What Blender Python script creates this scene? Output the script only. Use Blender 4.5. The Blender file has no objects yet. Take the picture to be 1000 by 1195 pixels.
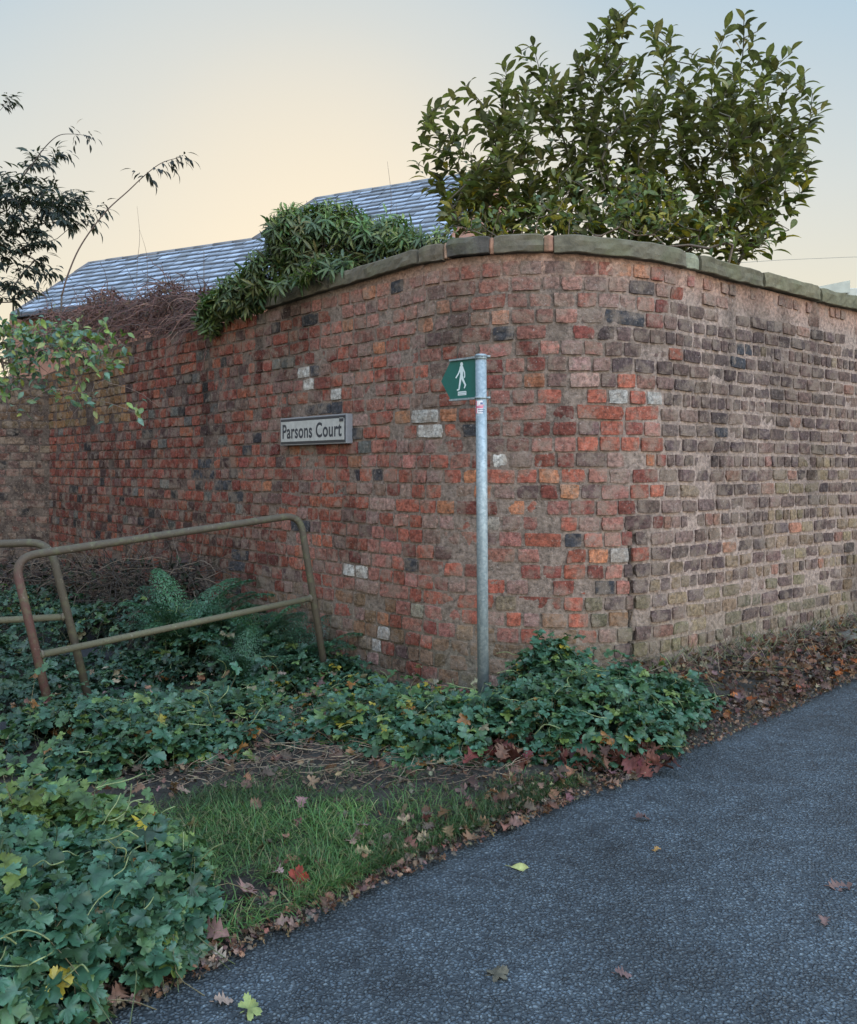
import bpy, math, random
import numpy as np
from mathutils import noise, Vector

SC = bpy.context.scene
COL = SC.collection
rng = np.random.default_rng(7)
R = math.radians
CAMH = 1.3

def at(px, py, Y):
    """world point whose picture position is px,py at distance Y in front of the camera"""
    return np.array([(px-500)/1000*Y, Y, CAMH-(py-547)/1000*Y])
def gnd(px, py):
    Y = CAMH*1000/(py-547)
    return np.array([(px-500)/1000*Y, Y, 0.0])

# ------------------------------------------------------------------ scene objects
def tag(o, label=None, cat=None, group=None, kind=None):
    if label: o['label'] = label
    if cat: o['category'] = cat
    if group: o['group'] = group
    if kind: o['kind'] = kind
    return o
def empty(name, loc, label, cat, group=None, kind=None):
    o = bpy.data.objects.new(name, None); COL.objects.link(o)
    o.location = loc; o.empty_display_size = .1
    bpy.context.view_layer.update()
    return tag(o, label, cat, group, kind)

class MB:
    """collects vertices, faces, per-vertex colour and per-face material"""
    def __init__(s):
        s.v=[]; s.f=[]; s.c=[]; s.m=[]; s.n=0
    def add(s, v, f, c=(1,1,1), m=0):
        v=np.asarray(v,float).reshape(-1,3)
        c=np.asarray(c,float)
        if c.ndim==1: c=np.tile(c,(len(v),1))
        s.v.append(v); s.c.append(c[:,:3])
        if isinstance(f, np.ndarray):
            s.f.extend((f+s.n).tolist()); k=len(f)
        else:
            n=s.n; s.f.extend([[i+n for i in q] for q in f]); k=len(f)
        s.m.append(np.full(k,m,int)); s.n+=len(v)
    def build(s, name, mats, parent=None, smooth=True):
        me=bpy.data.meshes.new(name)
        V=np.concatenate(s.v)
        if parent is not None:
            V=V-np.array(parent.matrix_world.translation)
        me.from_pydata(V.tolist(),[],s.f)
        at_=me.attributes.new('Col','FLOAT_COLOR','POINT')
        C=np.ones((len(V),4)); C[:,:3]=np.concatenate(s.c)
        at_.data.foreach_set('color',C.ravel())
        if not isinstance(mats,(list,tuple)): mats=[mats]
        for m in mats: me.materials.append(m)
        me.polygons.foreach_set('material_index',np.concatenate(s.m))
        me.polygons.foreach_set('use_smooth',(np.concatenate(s.m)==1).tolist() if smooth=='mortar' else [smooth]*len(me.polygons))
        me.update()
        o=bpy.data.objects.new(name,me); COL.objects.link(o)
        if parent is not None: o.parent=parent
        return o

def nrm(a):
    a=np.asarray(a,float); return a/np.maximum(np.linalg.norm(a,axis=-1,keepdims=True),1e-9)
def frames(D,N):
    D=nrm(D); Z=nrm(N-(N*D).sum(-1,keepdims=True)*D); X=np.cross(D,Z)
    return np.stack([X,D,Z],axis=-1)      # columns
def inst(mb, T, P, M, S, C, m=0):
    """instances of template T=(verts, faces, shade) at P with frame M, size S, colour C"""
    tv,tf,ts=T
    n=len(P)
    if n==0: return
    S=np.asarray(S,float)
    if S.ndim==0: S=np.full(n,float(S))
    if S.ndim==1: S=np.repeat(S[:,None],3,1)
    V=np.einsum('nij,nvj->nvi',M,tv[None]*S[:,None,:])+np.asarray(P)[:,None,:]
    nv=len(tv)
    Cc=np.asarray(C)[:,None,:]*ts[None,:,None]
    idx=(np.arange(n)*nv)
    if isinstance(tf,np.ndarray):
        F=(tf[None]+idx[:,None,None]).reshape(-1,tf.shape[1])
    else:
        F=[[q+i for q in f] for i in idx for f in tf]
    mb.add(V.reshape(-1,3),F,Cc.reshape(-1,3),m)

def tube(mb, pts, r, c=(1,1,1), sides=6, m=0, caps=True):
    P=np.asarray(pts,float); n=len(P)
    r=np.broadcast_to(np.asarray(r,float),(n,))
    T=nrm(np.gradient(P,axis=0))
    up=np.array([0,0,1.]) if abs(T[0][2])<.9 else np.array([0,1.,0])
    X=nrm(np.cross(T[0],up)); out=[]
    for i in range(n):
        X=nrm(X-np.dot(X,T[i])*T[i]); Yv=np.cross(T[i],X)
        a=np.arange(sides)/sides*2*math.pi
        out.append(P[i]+r[i]*(np.cos(a)[:,None]*X+np.sin(a)[:,None]*Yv))
    V=np.concatenate(out); F=[]
    for i in range(n-1):
        for k in range(sides):
            k2=(k+1)%sides
            F.append([i*sides+k,i*sides+k2,(i+1)*sides+k2,(i+1)*sides+k])
    if caps:
        F.append(list(range(sides))[::-1]); F.append([(n-1)*sides+k for k in range(sides)])
    mb.add(V,F,c,m)

def spline(pts, n=8):
    """Catmull-Rom through the points"""
    P=np.asarray(pts,float); P=np.vstack([2*P[0]-P[1],P,2*P[-1]-P[-2]]); out=[]
    for i in range(1,len(P)-2):
        for k in range(n):
            t=k/n; a,b,c,d=P[i-1],P[i],P[i+1],P[i+2]
            out.append(.5*((2*b)+(-a+c)*t+(2*a-5*b+4*c-d)*t*t+(-a+3*b-3*c+d)*t**3))
    out.append(P[-2]); return np.array(out)
def fillet(pts, rad, n=7):
    P=[np.asarray(p,float) for p in pts]; out=[P[0]]
    for i in range(1,len(P)-1):
        a=nrm(P[i-1]-P[i]); b=nrm(P[i+1]-P[i])
        s=P[i]+a*rad; e=P[i]+b*rad
        for k in range(n+1):
            t=k/n; out.append((1-t)**2*s+2*t*(1-t)*P[i]+t*t*e)
    out.append(P[-1]); return np.array(out)
def box(mb, c0, c1, c=(1,1,1), m=0, M=None, o=None, bev=0):
    """box between two corners (local), optional frame M and origin o, with chamfered edges"""
    x0,y0,z0=c0; x1,y1,z1=c1; b=bev
    if b<=0:
        v=[(x,y,z) for x in (x0,x1) for y in (y0,y1) for z in (z0,z1)]
        f=[[0,1,3,2],[4,6,7,5],[0,4,5,1],[2,3,7,6],[0,2,6,4],[1,5,7,3]]
    else:
        v=[];f=[];idx={}
        xs=(x0,x1);ys=(y0,y1);zs=(z0,z1)
        for i in (0,1):
            for j in (0,1):
                for k in (0,1):
                    s=[1-2*i,1-2*j,1-2*k]; p=[xs[i],ys[j],zs[k]]
                    for a in range(3):
                        q=[p[t]+(0 if t==a else s[t]*b) for t in range(3)]
                        idx[(i,j,k,a)]=len(v); v.append(q)
        for i in (0,1):
            q=[idx[(i,0,0,0)],idx[(i,1,0,0)],idx[(i,1,1,0)],idx[(i,0,1,0)]]; f.append(q if i else q[::-1])
            q=[idx[(0,i,0,1)],idx[(0,i,1,1)],idx[(1,i,1,1)],idx[(1,i,0,1)]]; f.append(q if i else q[::-1])
            q=[idx[(0,0,i,2)],idx[(1,0,i,2)],idx[(1,1,i,2)],idx[(0,1,i,2)]]; f.append(q if i else q[::-1])
        for i in (0,1):
            for j in (0,1):
                f.append([idx[(i,j,0,0)],idx[(i,j,1,0)],idx[(i,j,1,1)],idx[(i,j,0,1)]])
                f.append([idx[(i,0,j,0)],idx[(i,1,j,0)],idx[(i,1,j,2)],idx[(i,0,j,2)]])
                f.append([idx[(0,i,j,1)],idx[(1,i,j,1)],idx[(1,i,j,2)],idx[(0,i,j,2)]])
        for i in (0,1):
            for j in (0,1):
                for k in (0,1): f.append([idx[(i,j,k,0)],idx[(i,j,k,1)],idx[(i,j,k,2)]])
    v=np.array(v,float)
    if M is not None: v=v@np.asarray(M).T
    if o is not None: v=v+np.asarray(o)
    mb.add(v,f,c,m)

# ------------------------------------------------------------------ materials
def mat(name):
    m=bpy.data.materials.new(name); m.use_nodes=True
    nt=m.node_tree; nt.nodes.clear()
    out=nt.nodes.new('ShaderNodeOutputMaterial')
    p=nt.nodes.new('ShaderNodeBsdfPrincipled')
    nt.links.new(p.outputs[0],out.inputs[0])
    return m,nt,p,out
def N(nt,t,**k):
    n=nt.nodes.new('ShaderNode'+t)
    for a,b in k.items():
        if hasattr(n,a): setattr(n,a,b)
        else: n.inputs[a].default_value=b
    return n
def L(nt,a,b): nt.links.new(a,b)
def noise_n(nt,scale,detail=4,rough=.55,co=None,dist=0):
    n=N(nt,'TexNoise'); n.inputs['Scale'].default_value=scale; n.inputs['Detail'].default_value=detail
    n.inputs['Roughness'].default_value=rough; n.inputs['Distortion'].default_value=dist
    if co is None:
        co=N(nt,'TexCoord').outputs['Object']
    L(nt,co,n.inputs['Vector']); return n
def ramp(nt,src,stops):
    r=N(nt,'ValToRGB'); e=r.color_ramp.elements
    while len(e)>len(stops): e.remove(e[-1])
    while len(e)<len(stops): e.new(.5)
    for q,(p,c) in zip(e,stops):
        q.position=p; q.color=(c,c,c,1) if isinstance(c,(int,float)) else (*c,1)
    L(nt,src,r.inputs[0]); return r
def mix(nt,fac,a,b,mode='MIX'):
    m=N(nt,'MixRGB',blend_type=mode)
    for i,s in ((0,fac),(1,a),(2,b)):
        if isinstance(s,(int,float)): m.inputs[i].default_value=s if i==0 else (s,s,s,1)
        elif isinstance(s,(tuple,list)): m.inputs[i].default_value=(*s,1)
        else: L(nt,s,m.inputs[i])
    return m.outputs[0]
def bump(nt,p,h,strength,dist,prev=None):
    b=N(nt,'Bump'); b.inputs['Strength'].default_value=strength; b.inputs['Distance'].default_value=dist
    L(nt,h,b.inputs['Height'])
    if prev is not None: L(nt,prev,b.inputs['Normal'])
    L(nt,b.outputs[0],p.inputs['Normal']); return b.outputs[0]
def attr(nt): return N(nt,'Attribute',attribute_name='Col').outputs['Color']

def m_masonry(name, dirt=.5, pit=.5):
    m,nt,p,o=mat(name); c=attr(nt)
    n1=noise_n(nt,38,6,.65); n2=noise_n(nt,9,4,.6); n3=noise_n(nt,140,3,.7)
    c=mix(nt,1,c,ramp(nt,n1.outputs[0],[(.36,.55),(.5,1.0),(.64,1.45)]).outputs[0],'MULTIPLY')
    c=mix(nt,ramp(nt,n2.outputs[0],[(.48,0),(.60,dirt)]).outputs[0],c,(.23,.175,.14))
    c=mix(nt,ramp(nt,n3.outputs[0],[(.57,0),(.64,pit)]).outputs[0],c,(.045,.035,.03))
    n4=noise_n(nt,60,4,.8)
    c=mix(nt,ramp(nt,n4.outputs[0],[(.60,0),(.66,.6)]).outputs[0],c,(.38,.32,.29))
    n5=noise_n(nt,11,7,.75,None,.6); n6=noise_n(nt,2.1,3,.5)
    lim=mix(nt,1,ramp(nt,n5.outputs[0],[(.52,0),(.62,.48)]).outputs[0],ramp(nt,n6.outputs[0],[(.42,.1),(.58,1)]).outputs[0],'MULTIPLY')
    sx_=N(nt,'SeparateXYZ'); L(nt,N(nt,'NewGeometry').outputs['Position'],sx_.inputs[0])
    mr0=N(nt,'MapRange'); L(nt,sx_.outputs[0],mr0.inputs[0]); mr0.inputs[1].default_value=-2.0; mr0.inputs[2].default_value=-.5; mr0.inputs[3].default_value=.18; mr0.inputs[4].default_value=1
    lim=mix(nt,1,lim,mr0.outputs[0],'MULTIPLY')
    c=mix(nt,lim,c,(.27,.205,.175))
    n7=noise_n(nt,17,8,.8,None,1.2)
    c=mix(nt,ramp(nt,n7.outputs[0],[(.34,.8),(.42,0)]).outputs[0],c,(.05,.036,.032))
    L(nt,c,p.inputs['Base Color']); p.inputs['Roughness'].default_value=.93
    p.inputs['Specular IOR Level'].default_value=.25
    b=bump(nt,p,n1.outputs[0],.7,.012); b=bump(nt,p,n3.outputs[0],.6,.004,b)
    return m
def m_leaf(name, rough=.45, trans=.3, tint=(.8,1.1,.35), var=.35, spec=.5):
    m,nt,p,o=mat(name); c=attr(nt)
    n=noise_n(nt,45,3)
    c=mix(nt,1,c,ramp(nt,n.outputs[0],[(.3,1-var),(.7,1+var)]).outputs[0],'MULTIPLY')
    L(nt,c,p.inputs['Base Color']); p.inputs['Roughness'].default_value=rough
    p.inputs['Specular IOR Level'].default_value=spec
    t=N(nt,'BsdfTranslucent'); L(nt,mix(nt,1,c,tint,'MULTIPLY'),t.inputs[0])
    ms=N(nt,'MixShader'); ms.inputs[0].default_value=trans
    L(nt,p.outputs[0],ms.inputs[1]); L(nt,t.outputs[0],ms.inputs[2]); L(nt,ms.outputs[0],o.inputs[0])
    bump(nt,p,n.outputs[0],.3,.004)
    return m
def m_plain(name, rough=.6, metal=0, var=.2, scale=30, bs=.2, bd=.003, spec=.5):
    m,nt,p,o=mat(name); c=attr(nt)
    n=noise_n(nt,scale,5,.6)
    c=mix(nt,1,c,ramp(nt,n.outputs[0],[(.3,1-var),(.7,1+var)]).outputs[0],'MULTIPLY')
    L(nt,c,p.inputs['Base Color']); p.inputs['Roughness'].default_value=rough; p.inputs['Metallic'].default_value=metal
    p.inputs['Specular IOR Level'].default_value=spec
    if bs: bump(nt,p,n.outputs[0],bs,bd)
    return m
M_brick=m_masonry('brick',.55,.7)
M_mortar=m_masonry('mortar',.25,.35)
M_leaf=m_leaf('glossy_leaf',.5,.42,(1.15,1.1,.5),.35,.35)
M_ground_leaf=m_leaf('soft_leaf',.40,.2,(.7,1.1,.6),.3)
M_bush=m_leaf('narrow_leaf',.5,.3)
M_grass=m_leaf('grass_blade',.55,.3)
M_dead=m_leaf('dead_leaf',.7,.15,(1.1,.8,.5),.35,.3)
M_twig=m_plain('twig_bark',.85,0,.3,60)
M_sticker=m_plain('sticker_print',.5,0,.05,30,0)

# stone coping
def m_stone():
    m,nt,p,o=mat('coping_sandstone'); c=attr(nt)
    n1=noise_n(nt,14,6,.65); n2=noise_n(nt,70,4,.7); n3=noise_n(nt,5,3)
    c=mix(nt,1,c,ramp(nt,n1.outputs[0],[(.3,.6),(.7,1.35)]).outputs[0],'MULTIPLY')
    c=mix(nt,ramp(nt,n3.outputs[0],[(.5,0),(.68,.5)]).outputs[0],c,(.12,.12,.065))
    c=mix(nt,ramp(nt,n2.outputs[0],[(.6,0),(.7,.5)]).outputs[0],c,(.05,.045,.04))
    L(nt,c,p.inputs['Base Color']); p.inputs['Roughness'].default_value=.95
    b=bump(nt,p,n1.outputs[0],.6,.015); bump(nt,p,n2.outputs[0],.4,.004,b)
    return m
M_stone=m_stone()

def m_asphalt():
    m,nt,p,o=mat('worn_asphalt'); co=N(nt,'TexCoord').outputs['Object']
    mp=N(nt,'Mapping'); L(nt,co,mp.inputs[0])
    jit=noise_n(nt,30,2,.5,co); jv=mix(nt,.022,co,jit.outputs[1],'ADD')
    v=N(nt,'TexVoronoi'); v.inputs['Scale'].default_value=96; L(nt,jv,v.inputs['Vector']); v.inputs['Randomness'].default_value=1
    v2=N(nt,'TexVoronoi'); v2.inputs['Scale'].default_value=150; L(nt,jv,v2.inputs['Vector'])
    big=noise_n(nt,1.3,5,.6,co); med=noise_n(nt,9,4,.6,co); fine=noise_n(nt,240,3,.7,co)
    stone=ramp(nt,v.outputs['Distance'],[(.15,1.1),(.55,.40)]).outputs[0]
    # every chipping its own grey
    sep=N(nt,'SeparateColor'); L(nt,v.outputs['Color'],sep.inputs[0])
    g=ramp(nt,sep.outputs[0],[(0,(.046,.061,.077)),(.5,(.070,.093,.114)),(.85,(.098,.124,.147)),(1,(.14,.17,.19))]).outputs[0]
    c=mix(nt,1,g,stone,'MULTIPLY')
    c=mix(nt,1,c,ramp(nt,big.outputs[0],[(.36,.70),(.5,1.0),(.64,1.28)]).outputs[0],'MULTIPLY')
    c=mix(nt,1,c,ramp(nt,med.outputs[0],[(.35,.78),(.65,1.22)]).outputs[0],'MULTIPLY')
    c=mix(nt,1,c,attr(nt),'MULTIPLY')
    L(nt,c,p.inputs['Base Color'])
    L(nt,ramp(nt,med.outputs[0],[(.3,.5),(.7,.72)]).outputs[0],p.inputs['Roughness'])
    h=ramp(nt,v.outputs['Distance'],[(0,1),(.35,.85),(.7,0)]).outputs[0]
    h=mix(nt,.45,h,sep.outputs[1],'MULTIPLY')
    b=bump(nt,p,h,.9,.008); b=bump(nt,p,v2.outputs['Distance'],-.35 if False else .35,.003,b); bump(nt,p,fine.outputs[0],.3,.0015,b)
    return m
M_asph=m_asphalt()
def m_soil(name,a,b_):
    m,nt,p,o=mat(name); n=noise_n(nt,12,8,.7); n2=noise_n(nt,90,5,.7)
    c=ramp(nt,n.outputs[0],[(.3,a),(.7,b_)]).outputs[0]
    c=mix(nt,1,c,ramp(nt,n2.outputs[0],[(.3,.55),(.7,1.5)]).outputs[0],'MULTIPLY')
    L(nt,c,p.inputs['Base Color']); p.inputs['Roughness'].default_value=.95
    b=bump(nt,p,n.outputs[0],.8,.03); bump(nt,p,n2.outputs[0],.8,.01,b); return m
M_soil=m_soil('dark_soil',(.016,.013,.010),(.045,.036,.027))
M_field=m_soil('rough_ground',(.03,.04,.02),(.06,.06,.03))
M_path=m_soil('muddy_path',(.012,.012,.014),(.028,.028,.032))
def m_galv():
    m,nt,p,o=mat('galvanised_steel'); co=N(nt,'TexCoord').outputs['Object']
    v=N(nt,'TexVoronoi'); v.inputs['Scale'].default_value=85; L(nt,co,v.inputs['Vector'])
    mp=N(nt,'Mapping'); mp.inputs['Scale'].default_value=(1,1,.25); L(nt,co,mp.inputs[0])
    n=noise_n(nt,45,5,.7,mp.outputs[0]); n2=noise_n(nt,70,4,.75)
    sep=N(nt,'SeparateColor'); L(nt,v.outputs['Color'],sep.inputs[0])
    c=ramp(nt,sep.outputs[0],[(0,(.22,.27,.30)),(1,(.36,.41,.44))]).outputs[0]
    c=mix(nt,ramp(nt,n.outputs[0],[(.45,0),(.65,.55)]).outputs[0],c,(.19,.22,.24))
    c=mix(nt,ramp(nt,n2.outputs[0],[(.64,0),(.72,.8)]).outputs[0],c,(.6,.62,.62))
    L(nt,c,p.inputs['Base Color']); p.inputs['Metallic'].default_value=.35
    p.inputs['Roughness'].default_value=.55; bump(nt,p,n2.outputs[0],.2,.002); return m
M_galv=m_galv()
def m_rail():
    m,nt,p,o=mat('mossy_rusty_steel'); c=attr(nt)
    n=noise_n(nt,16,6,.7); n2=noise_n(nt,65,4,.7)
    c=mix(nt,ramp(nt,n.outputs[0],[(.5,0),(.64,.7)]).outputs[0],c,(.10,.10,.055))
    c=mix(nt,ramp(nt,n2.outputs[0],[(.56,0),(.66,.75)]).outputs[0],c,(.05,.035,.028))
    n3=noise_n(nt,28,5,.8)
    c=mix(nt,ramp(nt,n3.outputs[0],[(.6,0),(.68,.5)]).outputs[0],c,(.24,.22,.18))
    L(nt,c,p.inputs['Base Color']); p.inputs['Roughness'].default_value=.8
    p.inputs['Metallic'].default_value=.1; bump(nt,p,n2.outputs[0],.5,.004); return m
M_rail=m_rail()
def m_slate():
    m,nt,p,o=mat('frosted_slate'); c=attr(nt)
    n=noise_n(nt,2.2,5,.7); n2=noise_n(nt,12,4,.7)
    c=mix(nt,ramp(nt,n.outputs[0],[(.35,.3),(.6,0)]).outputs[0],c,(.10,.11,.13))
    c=mix(nt,ramp(nt,n2.outputs[0],[(.5,0),(.7,.45)]).outputs[0],c,(.16,.17,.19))
    L(nt,c,p.inputs['Base Color']); p.inputs['Roughness'].default_value=.7; return m
M_slate=m_slate()
M_paint=m_plain('sign_paint',.42,0,.08,40,.08,.001)
M_render=m_plain('wall_render',.9,0,.12,8,.3,.004)

# ------------------------------------------------------------------ world, sun, camera
SUN_AZ, SUN_EL = -4.0, 5.0
w=bpy.data.worlds.new('World'); SC.world=w; w.use_nodes=True
nt=w.node_tree; nt.nodes.clear()
wo=N(nt,'OutputWorld'); bg=N(nt,'Background'); L(nt,bg.outputs[0],wo.inputs[0])
sky=N(nt,'TexSky',sky_type='NISHITA'); sky.sun_disc=False
sky.sun_elevation=R(SUN_EL); sky.sun_rotation=R(SUN_AZ); sky.altitude=50
sky.air_density=1.2; sky.dust_density=1.6; sky.ozone_density=1.4
BACK=4.0
# thin high haze evening out the twilight sky: a blue-grey veil that fades into cream near the horizon
tc=N(nt,'TexCoord'); sp=N(nt,'SeparateXYZ'); L(nt,tc.outputs['Generated'],sp.inputs[0])
dt=N(nt,'VectorMath',operation='DOT_PRODUCT')
a=R(SUN_AZ-3); e=R(15); L(nt,tc.outputs['Generated'],dt.inputs[0]); dt.inputs[1].default_value=(math.sin(a)*math.cos(e),math.cos(a)*math.cos(e),math.sin(e))
glow=ramp(nt,dt.outputs['Value'],[(.84,0),(.93,.16),(.975,.45),(1.0,.8)]).outputs[0]
alt=ramp(nt,sp.outputs['Z'],[(0,(10.2,8.8,6.0)),(.15,(9.2,8.5,6.7)),(.29,(7.4,7.8,7.6)),(.48,(4.7,6.5,8.0)),(.75,(7.,9.5,13.))])
# colours above 1 are carried by a multiply
for el in alt.color_ramp.elements:
    c=el.color; el.color=(c[0]/16,c[1]/16,c[2]/16,1)
veil=mix(nt,1,alt.outputs[0],(16.,16.,16.),'MULTIPLY')
veil=mix(nt,glow,veil,(10.4,9.0,6.8))
skyc=mix(nt,.9,sky.outputs[0],veil)
# sky behind the viewer boosted to fill the foreground, dimmed towards the left
mr_=N(nt,'MapRange'); L(nt,sp.outputs['Y'],mr_.inputs[0]); mr_.inputs[1].default_value=.15; mr_.inputs[2].default_value=-.65; mr_.inputs[3].default_value=1; mr_.inputs[4].default_value=BACK
mx_=N(nt,'MapRange'); L(nt,sp.outputs['X'],mx_.inputs[0]); mx_.inputs[1].default_value=-.75; mx_.inputs[2].default_value=.7; mx_.inputs[3].default_value=.35; mx_.inputs[4].default_value=1.5
back=mix(nt,1,mr_.outputs[0],mx_.outputs[0],'MULTIPLY')
my_=N(nt,'MapRange'); L(nt,sp.outputs['Y'],my_.inputs[0]); my_.inputs[1].default_value=.3; my_.inputs[2].default_value=-.2
skyc=mix(nt,1,skyc,mix(nt,my_.outputs[0],mr_.outputs[0],back),'MULTIPLY')
L(nt,skyc,bg.inputs[0]); bg.inputs[1].default_value=.10

sun=bpy.data.lights.new('sun','SUN'); sun.energy=.9; sun.angle=R(10); sun.color=(1,.86,.68)
so=bpy.data.objects.new('sun',sun); COL.objects.link(so)
d=Vector((math.sin(R(SUN_AZ))*math.cos(R(SUN_EL)),math.cos(R(SUN_AZ))*math.cos(R(SUN_EL)),math.sin(R(SUN_EL))))
so.rotation_euler=d.to_track_quat('Z','Y').to_euler()

cam=bpy.data.cameras.new('camera'); co_=bpy.data.objects.new('camera',cam); COL.objects.link(co_)
co_.location=(0,0,CAMH); co_.rotation_euler=(R(90),0,0)
cam.sensor_fit='HORIZONTAL'; cam.sensor_width=36; cam.lens=36; cam.shift_y=-.05
cam.clip_start=.05; cam.clip_end=3000
SC.camera=co_
SC.view_settings.view_transform='Standard'; SC.view_settings.look='None'; SC.view_settings.exposure=0

# ------------------------------------------------------------------ wall line
dL=nrm(np.array([-.924,1.])); dR=nrm(np.array([1.27,1.])); apex=np.array([.69,4.79]); rad=1.22
tl_=rad/math.tan(math.acos(np.dot(dL,dR))/2); LT=apex+dL*tl_; RT=apex+dR*tl_
bis=nrm(dL+dR); cen=apex+bis*(rad/math.sin(math.acos(np.dot(dL,dR))/2))
a0=math.atan2(*(LT-cen)[::-1]); a1=math.atan2(*(RT-cen)[::-1])
if a1<a0: a1+=2*math.pi
arc=[cen+rad*np.array([math.cos(t),math.sin(t)]) for t in np.linspace(a0,a1,60)]
LLEN,RLEN=6.95,9.0
path=np.array([LT+dL*LLEN*(1-i/80) for i in range(80)]+arc+[arc[-1]+dR*RLEN*i/120 for i in range(1,121)])
seg=np.linalg.norm(np.diff(path,axis=0),axis=1); PS=np.concatenate([[0],np.cumsum(seg)])
SARC0=LLEN; SARC1=PS[139]; STOT=PS[-1]
tan=nrm(np.gradient(path,axis=0)); nor=np.stack([tan[:,1],-tan[:,0]],1)   # outwards, to the camera side
def wp(s,z,off=0.):
    s=np.asarray(s,float); z=np.broadcast_to(np.asarray(z,float),s.shape); off=np.broadcast_to(np.asarray(off,float),s.shape)
    x=np.interp(s,PS,path[:,0]); y=np.interp(s,PS,path[:,1])
    nx=np.interp(s,PS,nor[:,0]); ny=np.interp(s,PS,nor[:,1])
    q=nrm(np.stack([nx,ny],-1))
    return np.stack([x+q[...,0]*off,y+q[...,1]*off,z],-1)
def s_at(px):
    u=path[:,0]/path[:,1]*1000+500
    return float(np.interp(px,u[:200],PS[:200]))
def pxy(p): return 500+p[...,0]/p[...,1]*1000, 547-(p[...,2]-CAMH)/p[...,1]*1000
# height of the brickwork (underside of the coping) along the wall
topx=[55,130,230,300,312,388,494,576,640,720,804,886,953,1000]
topy=[436,404,380,371,361,338,307,297,294,299,314,336,352,362]
tS=[s_at(x) for x in topx]; tZ=[]
for x,y,s in zip(topx,topy,tS):
    p=wp(np.array(s),0); tZ.append(CAMH+(547-y)/1000*p[1])
tS.append(STOT); tZ.append(tZ[-1]+.03)
def ztop(s): return np.interp(s,tS,tZ)
print('tops',[round(z,2) for z in tZ], 'arc',SARC0,SARC1,'px735',s_at(735),'px1000',s_at(1000),'px300',s_at(300))
def fn(x,y,z=0): return noise.noise(Vector((x,y,z)))

# ------------------------------------------------------------------ brickwork
def pal(choices):
    w_=np.array([c[0] for c in choices],float); k=rng.choice(len(choices),p=w_/w_.sum())
    return np.array(choices[k][1])*(1+rng.normal(0,.14))*(1+rng.normal(0,.022,3))
P_corner=[(28,(.27,.082,.056)),(28,(.26,.110,.088)),(15,(.165,.050,.040)),(6,(.34,.140,.075)),(14,(.225,.135,.115)),(5,(.12,.07,.065)),(1.2,(.045,.042,.048)),(1.0,(.38,.32,.29))]
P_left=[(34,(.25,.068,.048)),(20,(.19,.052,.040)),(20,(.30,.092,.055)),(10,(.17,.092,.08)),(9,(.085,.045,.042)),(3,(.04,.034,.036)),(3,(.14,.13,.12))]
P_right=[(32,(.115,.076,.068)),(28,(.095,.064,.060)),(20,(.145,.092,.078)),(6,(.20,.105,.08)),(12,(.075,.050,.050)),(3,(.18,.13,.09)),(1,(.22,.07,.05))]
P_olive=[(30,(.20,.145,.09)),(25,(.18,.122,.082)),(20,(.145,.10,.075)),(10,(.11,.078,.072)),(6,(.26,.12,.08))]
WHITE=[(610,545,13),(582,545,11),(499,492,12),(490,509,14),(388,479,11),(363,452,12),(395,462,6),(418,667,14),(716,465,12),(757,466,13),(438,745,12),(654,562,8),(580,462,0),(357,437,7)]
BLACK=[(626,408),(578,388),(628,564),(740,374),(672,635),(545,437),(463,333),(382,472),(478,660),(355,610),(262,570),(276,655),(835,500),(700,688),(868,415),(238,545)]
CH=.098
S_CR=s_at(737)
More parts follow.
